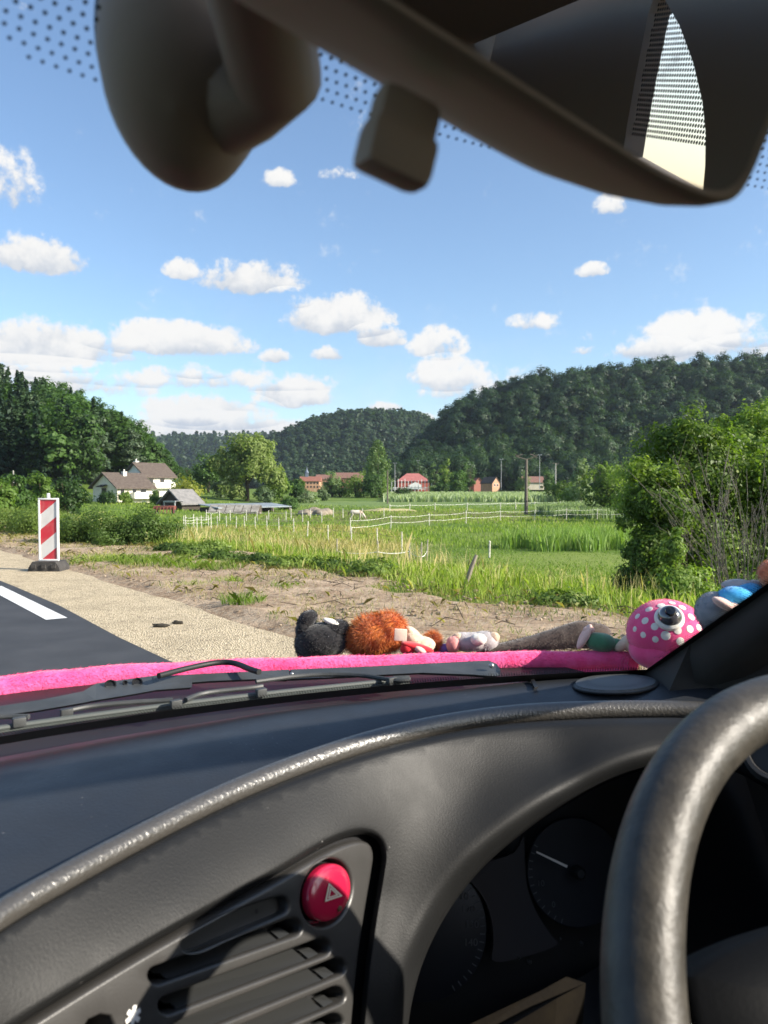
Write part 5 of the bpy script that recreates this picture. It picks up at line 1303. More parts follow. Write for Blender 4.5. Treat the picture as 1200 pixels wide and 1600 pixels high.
# ---- instrument cluster
wc = lambda x, y: 1/.79+(x-850)*-.00012+(y-1400)*.00030
cp = lambda x, y, d=0: at(x, y, 1/wc(x, y)+d)
cn = np.cross(cp(900, 1400)-cp(800, 1400), cp(800, 1500)-cp(800, 1400)); cn /= np.linalg.norm(cn)
if cn@(CAM-cp(850, 1400)) < 0: cn = -cn
def cluster():
    mb = MB(); mb.add([cp(*p, .03) for p in ((540, 1150), (1420, 1150), (1420, 1800), (540, 1800))], [(0, 1, 2, 3)])
    o = mb.build('instrument_cluster', M_black, hatch, smooth=False)
    mb = MB()
    pl = [tuple(p) for p in cr([(690, 1368), (740, 1352), (800, 1334), (818, 1308), (820, 1345), (824, 1385), (838, 1425), (860, 1460), (868, 1478), (800, 1500), (770, 1500), (771, 1470), (766, 1430), (750, 1395), (722, 1366)], 70)]
    mb.prism([cp(*p, .012) for p in pl], -cn*.006); mb.build('cluster_plate', M_clu, o, smooth=False)
    ax = cp(900, 1400)-cp(800, 1400); ax /= np.linalg.norm(ax); ay = np.cross(cn, ax)
    if ay[2] < 0: ay = -ay
    def dial(c, r, name, ticks, numbers, needle):
        C0 = cp(*c, .014); R_ = r/1200/wc(*c); mb = MB(); mb.lathe(C0, cn, [(R_, 0), (R_*.98, .001), (0, .001)], 48); d = mb.build(name, M_dial, o)
        mb = MB()
        for a in ticks:
            t = ax*math.cos(a)+ay*math.sin(a); s_ = np.cross(cn, t); q = C0+cn*.0016
            mb.add([q+t*R_*.97+s_*.0006, q+t*R_*.97-s_*.0006, q+t*R_*.89-s_*.0006, q+t*R_*.89+s_*.0006], [(0, 1, 2, 3)])
        mb.build('dial_mark', mat('dial_grey', (.075, .08, .09), .6), o, smooth=False)
        for (s, a) in numbers:
            cu = bpy.data.curves.new('dial_number', 'FONT'); cu.body = s; cu.size = R_*.15; cu.align_x = 'CENTER'; cu.align_y = 'CENTER'; cu.extrude = .0001
            ob0 = bpy.data.objects.new('dial_number', cu); me_ = bpy.data.meshes.new_from_object(ob0); bpy.data.objects.remove(ob0); ob = bpy.data.objects.new('dial_number', me_); C.objects.link(ob); me_.materials.clear(); me_.materials.append(bpy.data.materials['dial_grey'])
            p = C0+cn*.0018+(ax*math.cos(a)+ay*math.sin(a))*R_*.76
            ob.matrix_world = Matrix(((ax[0], ay[0], cn[0], p[0]), (ax[1], ay[1], cn[1], p[1]), (ax[2], ay[2], cn[2], p[2]), (0, 0, 0, 1)))
            mw = Matrix(((ax[0], ay[0], cn[0], 0), (ax[1], ay[1], cn[1], 0), (ax[2], ay[2], cn[2], 0), (0, 0, 0, 1))); ob.parent = o; ob.location = Vector(p-wl(o)); ob.rotation_euler = mw.to_euler()
        if needle:
            a, b_ = needle; A = cp(*a, .004); B = cp(*b_, .002); mb = MB(); s_ = np.cross(cn, B-A); s_ /= np.linalg.norm(s_)
            mb.prism([A+s_*.0009, A-s_*.0009, B-s_*.0013, B+s_*.0013], cn*.001); mb.build('needle', mat('needle_white', (.85, .80, .74), .5), o, smooth=False)
        mb = MB(); mb.lathe(C0, cn, [(R_*.13, 0), (R_*.12, .012), (R_*.07, .015), (0, .015)], 20); mb.build('needle_hub', M_slat, o)
    dial((662, 1452), 104, 'speedometer', [math.radians(q) for q in range(-60, 60, 7)], [('140', math.radians(-14)), ('130', math.radians(5)), ('120', math.radians(22)), ('110', math.radians(38))], None)
    dial((900, 1362), 82, 'rev_counter', [math.radians(q) for q in range(150, 250, 9)], [('10', math.radians(196)), ('0', math.radians(230))], ((838, 1331), (886, 1354)))
    mb = MB()
    for (x, y, r) in ((811, 1497, .0016), (827, 1503, .0024), (875, 1467, .0016), (908, 1474, .0024)): mb.ell(cp(x, y, -.004), r)
    mb.build('trip_knob', M_slat, o)
    # tall hood of the binnacle closes the space from above
    # lower shroud with the sunlit column cover
    mb = MB(); q = [at(700, 1640, .50), at(735, 1600, .505), at(845, 1548, .52), at(885, 1526, .525), at(915, 1536, .525), at(870, 1560, .51), at(760, 1625, .49), at(740, 1660, .48)]
    mb.prism(q, np.array([.0, .01, -.05])); mb.build('column_cover', mat('column_plastic', (.016, .013, .009), .75, (.011, .009, .007), 40, spec=.08, bump=.2, bscale=300), hatch, smooth=False)
cluster()
# ring vent at the far right end
mb = MB(); c_ = at(1212, 1176, .66); ax_ = (CAM-c_)/np.linalg.norm(CAM-c_)+np.array([0, 0, .35])
mb.lathe(c_, ax_, [(.020, -.006), (.0205, .002), (.022, .006), (.0255, .006), (.027, .001), (.027, -.006)], 32); vo_ = mb.build('round_vent', M_panel, hatch)
mb = MB(); mb.lathe(c_, ax_, [(.0204, -.002), (0, -.003)], 32); mb.build('vent_disc', M_slat, vo_)
# ---- steering wheel
def wheel():
    cr_, cf_, cz_, ti, ya = .434, .111, -.275, .6095, -.2044
    A = CR*math.cos(ya)+CF*math.sin(ya); Bf = -CR*math.sin(ya)+CF*math.cos(ya); U = np.array([0, 0, 1.])*math.cos(ti)+Bf*math.sin(ti); Nn = np.cross(A, U)
    if Nn@CF > 0: Nn = -Nn
    c = car(cr_, cf_, cz_); R_ = .185; mb = MB(); n, k = 160, 28; V = []
    for i in range(n):
        a = 2*math.pi*i/n; o_ = A*math.cos(a)+U*math.sin(a)
        for j in range(k):
            b = 2*math.pi*j/k; V.append(c+o_*(R_+.0172*math.cos(b))+Nn*.0182*math.sin(b))
    F = [(i*k+j, i*k+(j+1) % k, ((i+1) % n)*k+(j+1) % k, ((i+1) % n)*k+j) for i in range(n) for j in range(k)]
    mb.add(V, F); o = mb.build('steering_wheel', M_leather, hatch, angle=90)
    def wp(px, py):
        d = ray(px, py); t = ((c-Nn*.012-CAM)@Nn)/(d@Nn); return CAM+d*t
    poly = [(1045, 1530), (1085, 1500), (1130, 1476), (1200, 1450), (1300, 1425), (1420, 1420), (1600, 1500), (1700, 1750), (1500, 1950), (1250, 1850), (1120, 1720), (1060, 1640)]
    P = [wp(*p) for p in map(tuple, cr(poly, 60))]; ce = np.mean(P, 0); mb = MB(); n = len(P)
    rings = [(1.0, -.014), (1.0, .002), (.985, .008), (.94, .012), (.6, .022), (0, .03)]
    for s_, h_ in rings[:-1]: mb.v += [tuple(ce+(p-ce)*s_+Nn*h_) for p in P]
    mb.v.append(tuple(ce+Nn*.03)); 
    for q in range(len(rings)-2):
        for i in range(n): mb.f.append((q*n+i, q*n+(i+1) % n, (q+1)*n+(i+1) % n, (q+1)*n+i)); mb.mi.append(0)
    q = len(rings)-2
    for i in range(n): mb.f.append((q*n+i, q*n+(i+1) % n, len(mb.v)-1)); mb.mi.append(0)
    mb.build('hub_pad', PL('hub_plastic', (.003, .0035, .0045), .6, spec=.08, bump=.15, bscale=500), o, angle=60)
wheel()
# ---- pillars, roof, doors, rear
def shell():
    for sg in (-1, 1):
        mb = MB(); n = 24; ring = []
        for i in range(n+1):
            v = i/n; e = screen(sg*.985, v); e2 = screen(sg*1.0, v); 
            inn = np.array([0, 0, 1.])*.012-CF*.015
            w_ = .060+.04*(1-v)**3
            a = e+inn*.2; b = e-CF*w_*.55-CR*sg*.012+[0, 0, -.01]; c_ = e-CF*w_-CR*sg*-.012; d = e2-CF*w_+CR*sg*.06; f_ = e2+CR*sg*.05
            ring += [a, e-CF*w_*.25-CR*sg*.008, b, c_, d, f_]
        F = [(i*6+j, i*6+(j+1) % 6, (i+1)*6+(j+1) % 6, (i+1)*6+j) for i in range(n) for j in range(6)]
        mb.add(ring, F); mb.build('windscreen_pillar', M_trim, hatch, angle=70)
        # lower corner between dash end and pillar
        mb = MB(); x0 = .11+sg*.70
        q = [car(x0+sg*.02, .62, -.26), car(x0+sg*.10, .30, -.215), car(x0+sg*.06, -.1, -.19), car(x0+sg*.06, -1.0, -.17), car(x0+sg*.06, -1.0, -.9), car(x0+sg*.06, .3, -.9), car(x0+sg*.02, .6, -.9)]
        mb.prism(q, CR*sg*.05); mb.build('door_panel', M_trim, hatch, smooth=False)
        mb = MB(); e = [screen(sg*.985, q_) for q_ in (0, .05, .10)]
        mb.add([e[0]+CF*.02-[0, 0, .01], e[1], e[2], car(x0+sg*.09, .26, -.14), car(x0+sg*.09, .22, -.25), car(x0+sg*.02, .45, -.27), car(x0-sg*.05, .50, -.255)], [(0, 1, 6), (1, 2, 6), (2, 5, 6), (2, 3, 4), (2, 4, 5)])
        mb.build('corner_trim', M_trim, hatch, smooth=False)
    mb = MB(); n = 20; V = []
    for j, (v, dz) in enumerate(((0, .0), (.25, .03), (.6, .045), (1, .0))):
        for i in range(n+1):
            u = -1+2*i/n; p = screen(u, 1.0); q = car(.11+u*.62, -1.95, .29); V.append(p*(1-v)+q*v+np.array([0, 0, dz+.02*(1-u*u)]))
    mb.add(V, [(j*(n+1)+i, j*(n+1)+i+1, (j+1)*(n+1)+i+1, (j+1)*(n+1)+i) for j in range(3) for i in range(n)]); mb.prism([screen(-1, 1), screen(1, 1), screen(1, 1)+[0, 0, .02], screen(-1, 1)+[0, 0, .02]], -CF*.05)
    mb.build('roof_lining', M_head, hatch)
    mb = MB(); mb.box(car(.11, -1.96, -.22), (1.5, .05, 1.3), np.stack([CR, CF, [0, 0, 1]], 1))
    mb.build('rear_trim', M_head, hatch, smooth=False)
    mb = MB(); mb.box(car(.11, -.6, -.95), (1.5, 2.6, .05), np.stack([CR, CF, [0, 0, 1]], 1)); mb.build('cabin_floor', M_trim, hatch, smooth=False)
    for x in (-.27, .47):
        mb = MB(); Mc = np.stack([CR, CF, [0, 0, 1]], 1); mb.box(car(x, -.62, -.46), (.48, .16, .50), Mc, bev=.05); mb.box(car(x, -.40, -.66), (.48, .5, .16), Mc, bev=.05)
        s_ = mb.build('seat', PL('seat_cloth', (.15, .115, .09), .9) if 'seat_cloth' not in bpy.data.materials else bpy.data.materials['seat_cloth'], hatch)
        mb = MB(); mb.box(car(x, -.66, -.17), (.26, .09, .12), Mc, bev=.04); mb.build('headrest', bpy.data.materials['seat_cloth'], s_)
    # bonnet and wings, falling away in front
    M_paint = mat('car_paint', (.02, .02, .022), .25, spec=.6, coat=.5); mb = MB(); V = []; n = 24; rows = [(.02, -.262), (.10, -.268), (.25, -.285), (.5, -.35), (.75, -.46), (.9, -.60), (.95, -.8)]
    for (df, z) in rows:
        for i in range(n+1):
            u = -1+2*i/n; r = .11+u*.80; V.append(car(r, fbase(.11+u*.76)+df*(1-.12*u*u), z-.05*u**4-.012*u*u))
    mb.add(V, [(j*(n+1)+i, j*(n+1)+i+1, (j+1)*(n+1)+i+1, (j+1)*(n+1)+i) for j in range(len(rows)-1) for i in range(n)]); mb.build('bonnet', M_paint, hatch)
shell()
# ---- rear view mirror with its foot
def mirror():
    Pr = at(1136, 352, .212); Pl = at(608, 12, .160)
    m = Pr-Pl; m /= np.linalg.norm(m)
    n = np.array([.48, -.84, -.26]); n -= m*(n@m); n /= np.linalg.norm(n); u = np.cross(n, m)
    if u[2] < 0: u = -u
    Wd = .235; Ht = .066
    c = Pr-m*Wd/2+u*Ht/2            # centre of the glass
    def sup(w, h, k, p=7, n_=72):
        out = []
        for i in range(n_):
            a = 2*math.pi*i/n_; ca, sa = math.cos(a), math.sin(a); out.append((abs(ca)**(2/p)*math.copysign(1, ca)*w/2, abs(sa)**(2/p)*math.copysign(1, sa)*h/2*(1-.0*k)))
        return out
    ring = [(.985, .95, .0008), (1.0, 1.0, .0020), (1.012, 1.035, .0005), (1.014, 1.045, -.006), (.995, 1.04, -.016), (.93, 1.02, -.028), (.84, .96, -.040), (.72, .84, -.048), (.5, .55, -.053), (.0, .0, -.055)]
    mb = MB(); S = sup(Wd, Ht, 0); k = len(S)
    for (sx, sy, d) in ring: mb.v += [tuple(c+m*x*sx+u*y*sy+n*d) for x, y in S]
    for q in range(len(ring)-1):
        for i in range(k): mb.f.append((q*k+i, q*k+(i+1) % k, (q+1)*k+(i+1) % k, (q+1)*k+i)); mb.mi.append(0)
    o = mb.build('rear_view_mirror', M_house, hatch, angle=50)
    mb = MB(); mb.add([c+m*x*.985+u*y*.955+n*.0010 for x, y in S], [tuple(range(k))])
    gm = bpy.data.materials.new('mirror_glass'); gm.use_nodes = True; b = gm.node_tree.nodes['Principled BSDF']; b.inputs['Base Color'].default_value = (.31, .34, .37, 1); b.inputs['Metallic'].default_value = 1; b.inputs['Roughness'].default_value = .01
    mb.build('mirror_glass', gm, o, smooth=False)
    # dipping lever below
    a = at(640, 150, .185); bq = at(612, 268, .185); d = bq-a; L = np.linalg.norm(d); d /= L; sd_ = np.cross(d, n); sd_ /= np.linalg.norm(sd_)
    Mx = np.stack([sd_, d, np.cross(sd_, d)], 1); mb = MB(); mb.box((a+bq)/2, (.0165, L, .009), Mx, bev=.0035); mb.box(bq-d*.004, (.018, .012, .011), Mx, bev=.003); mb.build('dip_lever', M_house, o)
    # foot on the glass: a domed shell, joined by a stem
    fc = at(285, 118, .272); ax = (CAM-fc); ax /= np.linalg.norm(ax)
    wn = np.cross(screen(.02, .7)-screen(-.02, .7), screen(0, .72)-screen(0, .68)); wn /= np.linalg.norm(wn)
    if wn@ax < 0: wn = -wn
    ax2 = wn*.75+ax*.25-CR*.25; ax2 /= np.linalg.norm(ax2)
    # elongated along image vertical
    a_ = np.cross(ax2, [1., 0, 0]); a_ = a_-ax2*(a_@ax2); a_ /= np.linalg.norm(a_); 
    if a_[2] < 0: a_ = -a_
    b_ = np.cross(ax2, a_); prof = [(1.0, -.014), (1.03, -.008), (1.0, .0), (.97, .004), (.9, .014), (.76, .022), (.5, .029), (.25, .032), (0, .033)]; mb = MB(); V = []; k = 40
    for (r, h) in prof:
        for j in range(k):
            t = 2*math.pi*j/k; V.append(fc+ax2*h+(a_*math.cos(t)*.039+b_*math.sin(t)*.0277)*r)
    mb.add(V, [(i*k+j, i*k+(j+1) % k, (i+1)*k+(j+1) % k, (i+1)*k+j) for i in range(len(prof)-1) for j in range(k)])
    s0 = at(345, 165, .268); s1 = at(430, 118, .250); s2 = c-m*.03-n*.035
    ft = mb.build('mirror_foot', M_house, o, angle=60)
    mb = MB(); mb.lathe(fc-ax2*.013, ax2, [(0, 0), (1, 0)], 4) if False else None
    V = []
    for (r, h) in ((1.0, -.017), (1.06, -.016), (1.07, -.010), (1.03, -.006)):
        for j in range(k):
            t = 2*math.pi*j/k; V.append(fc+ax2*h+(a_*math.cos(t)*.039+b_*math.sin(t)*.0277)*r)
    mb.add(V, [(i*k+j, i*k+(j+1) % k, (i+1)*k+(j+1) % k, (i+1)*k+j) for i in range(3) for j in range(k)]); mb.build('foot_seal', M_black, o)
    mb = MB(); mb.tube([s0, (s0+s1)/2, s1, s2], [.0165, .0160, .0150, .014], 18); mb.build('mirror_stem', M_house, o)
    return c, n
MC, MN = mirror()
def side_trim():
    # inner side panels behind the front doors; the right one has a small window with a dotted sun screen
    pl_r = .11+.66
    def refl(px, py):
        d = ray(px, py); t = ((MC-CAM)@MN)/(d@MN); p = CAM+d*t; r = d-MN*2*(d@MN)
        s = (pl_r-(p-CAM)@CR)/(r@CR); q = p+r*s-CAM; return np.array([q@CF, q[2]])
    W_ = [refl(*p) for p in ((972, 238), (978, 200), (992, 120), (1012, 20), (1026, -20), (1060, 40), (1082, 100), (1096, 160), (1101, 210), (1100, 260), (1096, 306), (1060, 288), (1010, 260))]
    W_ = list(map(tuple, W_)); print('window', [tuple(round(float(v), 2) for v in p) for p in W_])
    fs = [p[0] for p in W_]; zs = [p[1] for p in W_]
    f0, f1, z0, z1 = min(-1.9, min(fs)-.2), max(-.58, max(fs)+.03), min(-.30, min(zs)-.05), max(.36, max(zs)+.05)
    for sg in (-1, 1):
        hole = W_ if sg > 0 else [(-.7, -.1), (-1.3, -.1), (-1.2, .2), (-.75, .22)]
        vo, fo = cdt([(f0, z0), (f1, z0), (f1-.05, z1), (f0, z1)], [hole], [])
        mb = MB(); mb.add([car(.11+sg*.66, f, z) for f, z in vo], fo); mb.add([car(.11+sg*.66, f, z) for f, z in hole]+[car(.11+sg*.70, f, z) for f, z in hole], [(i, (i+1) % len(hole), len(hole)+(i+1) % len(hole), len(hole)+i) for i in range(len(hole))])
        o = mb.build('side_trim', M_head, hatch, smooth=False)
        if sg < 0: continue
        a, b_ = refl(970, 208), refl(1102, 226); mb = MB(); cell = .0075; n = 0
        F_, Z_ = np.meshgrid(np.arange(min(fs), max(fs), cell), np.arange(min(zs), max(zs), cell)); F_ = F_+np.where(np.arange(F_.shape[0]) % 2, cell/2, 0)[:, None]
        G = np.c_[F_.ravel(), Z_.ravel()]; ln = (G[:, 0]-a[0])/(b_[0]-a[0]+1e-9)*(b_[1]-a[1])+a[1]
        up = refl(1040, 120); sgn = np.sign(up[1]-((up[0]-a[0])/(b_[0]-a[0]+1e-9)*(b_[1]-a[1])+a[1])); k = inside(G, W_) & (sgn*(G[:, 1]-ln) > 0)
        for f, z in G[k]: mb.add([car(.11+.672, f+cell*.40*math.cos(q*math.pi/3), z+cell*.40*math.sin(q*math.pi/3)) for q in range(6)], [(0, 1, 2, 3, 4, 5)])
        if mb.v: mb.build('sun_screen', M_slat, o, smooth=False)
side_trim()
# ---- wiper
def plate(mb, pts, zs=-.215, th=.004, w=None, sub=4):
    """ribbon given by upper and lower pixel lines on the screen foot, with thickness"""
    up = [np.array(p[:2], float) for p in pts]; lo = [np.array((p[0] if len(p) < 4 else p[3], p[2]), float) for p in pts]
    A = [atz(x, y, EYE+zs) for x, y in up]; B = [atz(x, y, EYE+zs-.004) for x, y in lo]; n = len(A)
    back = CF*th*2+np.array([0, 0, -th])
    V = A+B+[a+back for a in A]+[b+back for b in B]
    F = [(i, i+1, n+i+1, n+i) for i in range(n-1)]+[(2*n+i, 2*n+i+1, i+1, i) for i in range(n-1)]+[(n+i, n+i+1, 3*n+i+1, 3*n+i) for i in range(n-1)]+[(0, n, 3*n, 2*n), (n-1, 2*n-1, 4*n-1, 3*n-1)]
    mb.add(V, F)
def wiper():
    mb = MB()
    plate(mb, [(455, 1046, 1061), (560, 1042, 1056), (660, 1037, 1051), (740, 1033, 1054), (764, 1032, 1056), (776, 1037, 1056), (782, 1047, 1055)], zs=-.222)
    plate(mb, [(240, 1057, 1071), (330, 1052, 1064), (400, 1049, 1061), (452, 1046, 1062)], zs=-.2225)
    o = mb.build('wiper_arm', M_gsteel, hatch, smooth=False)
    mb = MB(); q = atz(768, 1040, EYE-.218); mb.ell(q, .0035); q = atz(456, 1053, EYE-.219); mb.ell(q, .0022); mb.build('arm_rivet', mat('rivet', (.4, .4, .4), .3, metal=.8), o)
    mb = MB(); plate(mb, [(-60, 1112, 1132), (0, 1103, 1118), (60, 1094, 1110), (130, 1080, 1098), (150, 1068, 1094), (200, 1061, 1086), (245, 1055, 1078), (300, 1056, 1074)], zs=-.2235); lk = mb.build('wiper_linkage', M_gsteel, o, smooth=False)
    mb = MB()
    for (x, y, r) in ((172, 1070, .0068), (214, 1066, .0062), (195, 1067, .003)):
        q = atz(x, y, EYE-.2235)-CF*.001; ax = CAM-q; ax = ax/np.linalg.norm(ax)*.6+np.array([0, 0, .5]); mb.lathe(q, ax, [(r, .0), (r*.98, .0012), (r*.8, .0012), (r*.72, -.001), (0, -.001)], 18)
    mb.build('linkage_hole', M_black, lk)
    bow = [atz(x, y, EYE-.214) for x, y in cr([(248, 1056), (290, 1045), (335, 1036), (365, 1036), (392, 1046), (405, 1050)], 24)]
    mb = MB(); mb.tube(bow, .0036, 10); mb.build('wiper_bow', M_rubber, o)
    # blade: rubber, spine and bridge clips
    BL = cr([(-80, 1152), (0, 1138), (120, 1121), (250, 1104), (400, 1086), (520, 1073), (640, 1061)], 40)
    mb = MB(); mb.tube([atz(x, y, EYE-.226) for x, y in BL], .0030, 8); mb.tube([atz(x, y+5, EYE-.229) for x, y in BL], .0018, 6)
    o2 = mb.build('wiper_blade', PL('blade_grey', (.075, .085, .08), .5), hatch)
    mb = MB(); 
    for pts_ in ([(-70, 1127), (0, 1120), (45, 1120)], [(290, 1094), (320, 1083), (390, 1075), (410, 1072)], [(100, 1112), (140, 1104), (200, 1098), (270, 1094)], [(400, 1065), (480, 1055), (560, 1055), (615, 1063), (640, 1063)]):
        mb.tube([atz(x, y, EYE-.221) for x, y in cr(pts_, 12)], .0028, 8)
    for (x, y) in ((104, 1114), (275, 1100), (408, 1082), (612, 1064), (30, 1128)): mb.box(atz(x, y, EYE-.222), (.012, .007, .009), np.stack([CR, CF, [0, 0, 1]], 1), bev=.0015)
    mb.build('blade_bridge', M_gsteel, o2)
    mb = MB(); plate(mb, [(640, 1055, 1062), (615, 1056, 1064)], zs=-.219); mb.build('blade_end', M_gsteel, o2, smooth=False)
    # cowl below the screen
    mb = MB(); V = []; n = 40
    for (df, z) in ((-.015, -.243), (.05, -.248), (.16, -.247), (.28, -.2465)):
        for i in range(n+1):
            u = -1+2*i/n; V.append(car(.11+u*.74, fbase(.11+u*.73)+df, z))
    mb.add(V, [(j*(n+1)+i, j*(n+1)+i+1, (j+1)*(n+1)+i+1, (j+1)*(n+1)+i) for j in range(3) for i in range(n)]); mb.build('cowl', M_rubber, hatch)
wiper()

# ------------------------------------------------------------------ pink fur strip and the soft toys on the bonnet
def fuzz(P, Nn, L, w, g, droop=.3, comb=None):
    n = len(P); d = Nn+g.normal(0, .35, (n, 3)); d[:, 2] -= droop
    if comb is not None: d += comb
    d /= np.linalg.norm(d, axis=1, keepdims=True); s = np.cross(d, g.normal(size=(n, 3))); s /= np.linalg.norm(s, axis=1, keepdims=True); s *= w/2
    l = (L*g.uniform(.5, 1.2, n))[:, None]; tip = P+d*l+np.array([0, 0, -.15])*l*droop
    return np.stack([P-s, P+s, tip], 1)
def furstrip():
    g = np.random.default_rng(91)
    TOP = [(-160, 1086), (-60, 1071), (0, 1061), (80, 1052), (160, 1044), (280, 1037), (400, 1031), (500, 1028), (600, 1025), (700, 1022), (800, 1020), (900, 1019), (970, 1019), (990, 1024)]
    ce = extend(np.array([atz(x, y+13, EYE-.240) for x, y in cr(TOP, 80)]), fbase, 30); n = len(ce)
    ce[:, 2] += .0008*np.sin(np.arange(n)*.7)
    mb = MB(); rad = np.array([.0125*np.linalg.norm(p-CAM)/1.0 for p in ce])*np.interp(np.arange(n), [0, n-4, n-1], [1.05, .95, .5])
    mb.tube(list(ce), list(rad), 16); o = mb.build('fur_strip', M_furp, origin=tuple(ce[n//2])); tag(o, 'bright pink fur strip lying along the foot of the windscreen', 'fur trim')
    i = g.integers(0, n-1, 26000); u = g.uniform(0, 1, 26000)[:, None]; c = ce[i]*(1-u)+ce[i+1]*u; ax = ce[i+1]-ce[i]; ax /= np.linalg.norm(ax, axis=1, keepdims=True)
    e = unit(g, 26000); e -= ax*(e*ax).sum(1, keepdims=True); e /= np.linalg.norm(e, axis=1, keepdims=True); e[:, 2] = np.abs(e[:, 2])*np.where(g.uniform(size=26000) < .8, 1, -1)
    P = c+e*rad[i][:, None]*.97
    V = fuzz(P, e*.35, np.full(26000, .005), .0007, g, .2, comb=ax*1.2)-np.array(ce[n//2])
    fo = link_mesh('fur_hair', np_mesh('fur_hair', V, 3), M_furp, o)
    # a matching pink base apron falling to the cowl
    mb = MB(); lo = [p-CF*.022+np.array([0, 0, -.015]) for p in ce]; hi = [p+np.array([0, 0, -.004]) for p in ce]
    mb.add(hi+lo, [(k, k+1, n+k+1, n+k) for k in range(n-1)]); mb.build('fur_skirt', M_furp, o)
furstrip()
def plush(parts, root, seed=1):
    """parts: (name, material, [(centre, radii, M)], hair length, hair count, hair width)"""
    g = np.random.default_rng(seed)
    for (name, m, ells, L, cnt, w) in parts:
        mb = MB(); PP = []; NN = []
        for k, e in enumerate(ells):
            c, r = np.array(e[0]), np.array(e[1] if not np.isscalar(e[1]) else (e[1],)*3); M = np.eye(3) if len(e) < 3 else e[2]
            mb.ell(c, r, M, nu=22, nv=14, bump=.07 if len(ells) < 10 else 0, bs=.9, seed=seed*7+k)
            q = unit(g, max(8, cnt//len(ells))); PP.append(c+(q*r*.98)@np.array(M).T); nn = (q/r)@np.array(M).T; NN.append(nn/np.linalg.norm(nn, axis=1, keepdims=True))
        o = mb.build(name, m, root, angle=180)
        if L: 
            V = fuzz(np.concatenate(PP), np.concatenate(NN), np.full(sum(map(len, PP)), L), w, g, .35)-wl(root); link_mesh('fur', np_mesh('fur', V, 3), m, o)
def rotm(a, ax):
    return np.array(Matrix.Rotation(a, 3, Vector(ax)))
VW = np.array([0, 1, 0.]); pxm = lambda Y: Y/1200
def E(px, py, Y, rx, ry, rot=0, rd=None):
    """ellipsoid by sight line, half sizes in px at distance Y, depth radius rd px"""
    k = pxm(Y); return (at(px, py, Y), (rx*k, (rd or (rx+ry)/2)*k, ry*k), rotm(rot, (0, -1, 0)))
FB = lambda n, c, c2=None, s=60: mat(n, c, .9, c2, s, sheen=.4, spec=.1, bump=.3, bscale=300)
T_black = FB('black_plush', (.010, .010, .012), (.02, .019, .02)); T_white = FB('white_plush', (.72, .69, .62)); T_orange = FB('orange_plush', (.50, .10, .02), (.62, .20, .045), 50); T_cream = FB('cream_plush', (.72, .58, .42), (.62, .46, .33))
T_redc = FB('red_cloth', (.55, .02, .03)); T_grey = FB('grey_plush', (.36, .33, .33), (.46, .42, .42)); T_pinkn = FB('pink_plush', (.62, .26, .24)); T_taupe = FB('taupe_plush', (.070, .052, .045), (.11, .085, .072)); T_green = FB('green_cloth', (.06, .19, .10), (.09, .25, .13)); T_pale = FB('pale_pink_plush', (.66, .42, .36), (.72, .50, .42))
T_purple = FB('purple_cloth', (.26, .16, .50)); T_blue = FB('blue_plush', (.03, .30, .62), (.06, .40, .70)); T_bgrey = FB('blue_grey_plush', (.20, .22, .25), (.28, .29, .31))
Yt = 1.13
def toy(name, label, px, py, Y, cat='soft toy'): return thing(name, label, cat, at(px, py, Y))
t = toy('black_plush_toy', 'black plush toy with raised lobe and white patch at the left end', 500, 1022, Yt)
plush([('body', T_black, [E(502, 1002, Yt, 42, 30), E(478, 1006, Yt, 17, 26), E(520, 985, Yt, 26, 16, .3)], .004, 5000, .0009), ('ear', T_black, [E(480, 968, Yt, 18, 13, .7), E(475, 985, Yt, 13, 20)], .003, 1400, .0009), ('white_patch', T_white, [E(523, 974, Yt-.005, 20, 5, -.38, 10)], .0015, 200, .0008)], t, 2)
t = toy('orange_plush_toy', 'shaggy orange plush toy lying with cream face and red scarf', 590, 1022, Yt)
plush([('body', T_orange, [E(584, 992, Yt, 38, 30), E(606, 986, Yt, 27, 28), E(572, 1003, Yt, 29, 20), E(676, 1005, Yt+.01, 9, 14)], .011, 18000, .0007), ('face', T_cream, [E(650, 1002, Yt-.01, 20, 13, -.4), E(660, 1008, Yt-.01, 20, 14), E(645, 990, Yt, 16, 8, -.7)], .002, 900, .0008), ('scarf', T_redc, [E(652, 1011, Yt-.03, 27, 6, -.25, 12), E(637, 1014, Yt-.03, 12, 9, 0, 12)], 0, 0, 0), ('hand', T_pale, [E(657, 1016, Yt-.04, 10, 5, -.5)], 0, 0, 0)], t, 3)
mb = MB(); q = at(626, 992, Yt-.045); k = pxm(Yt); mb.box(q, (19*k, .003, 18*k), rotm(.06, (0, 1, 0)), bev=.001); mb.build('label_tag', FB('cloth_tag', (.80, .66, .52)), t)
t = toy('small_grey_plush_toy', 'small light grey plush toy with pink snout lying on its side', 740, 1018, Yt)
plush([('body', T_grey, [E(737, 1003, Yt, 30, 15), E(757, 1002, Yt, 22, 16), E(722, 1002, Yt, 18, 14)], .0025, 3600, .0008), ('snout', T_pinkn, [E(708, 1007, Yt-.012, 11, 13)], .0015, 500, .0008), ('ear', T_cream, [E(772, 996, Yt-.005, 9, 8)], .0015, 400, .0008), ('ear', T_cream, [E(716, 996, Yt-.005, 8, 7)], .0015, 300, .0008), ('belly_patch', T_white, [E(748, 999, Yt-.022, 13, 9)], .0015, 300, .0008)], t, 4)
t = toy('purple_plush_toy', 'small purple cloth toy peeping out between the orange and grey ones', 694, 1018, Yt)
plush([('body', T_purple, [E(693, 1014, Yt+.01, 13, 8), E(704, 1010, Yt+.01, 8, 10)], .001, 300, .0008)], t, 5)
t = toy('long_taupe_plush_toy', 'long dark taupe plush toy stretched out behind the pink fur', 850, 1018, Yt)
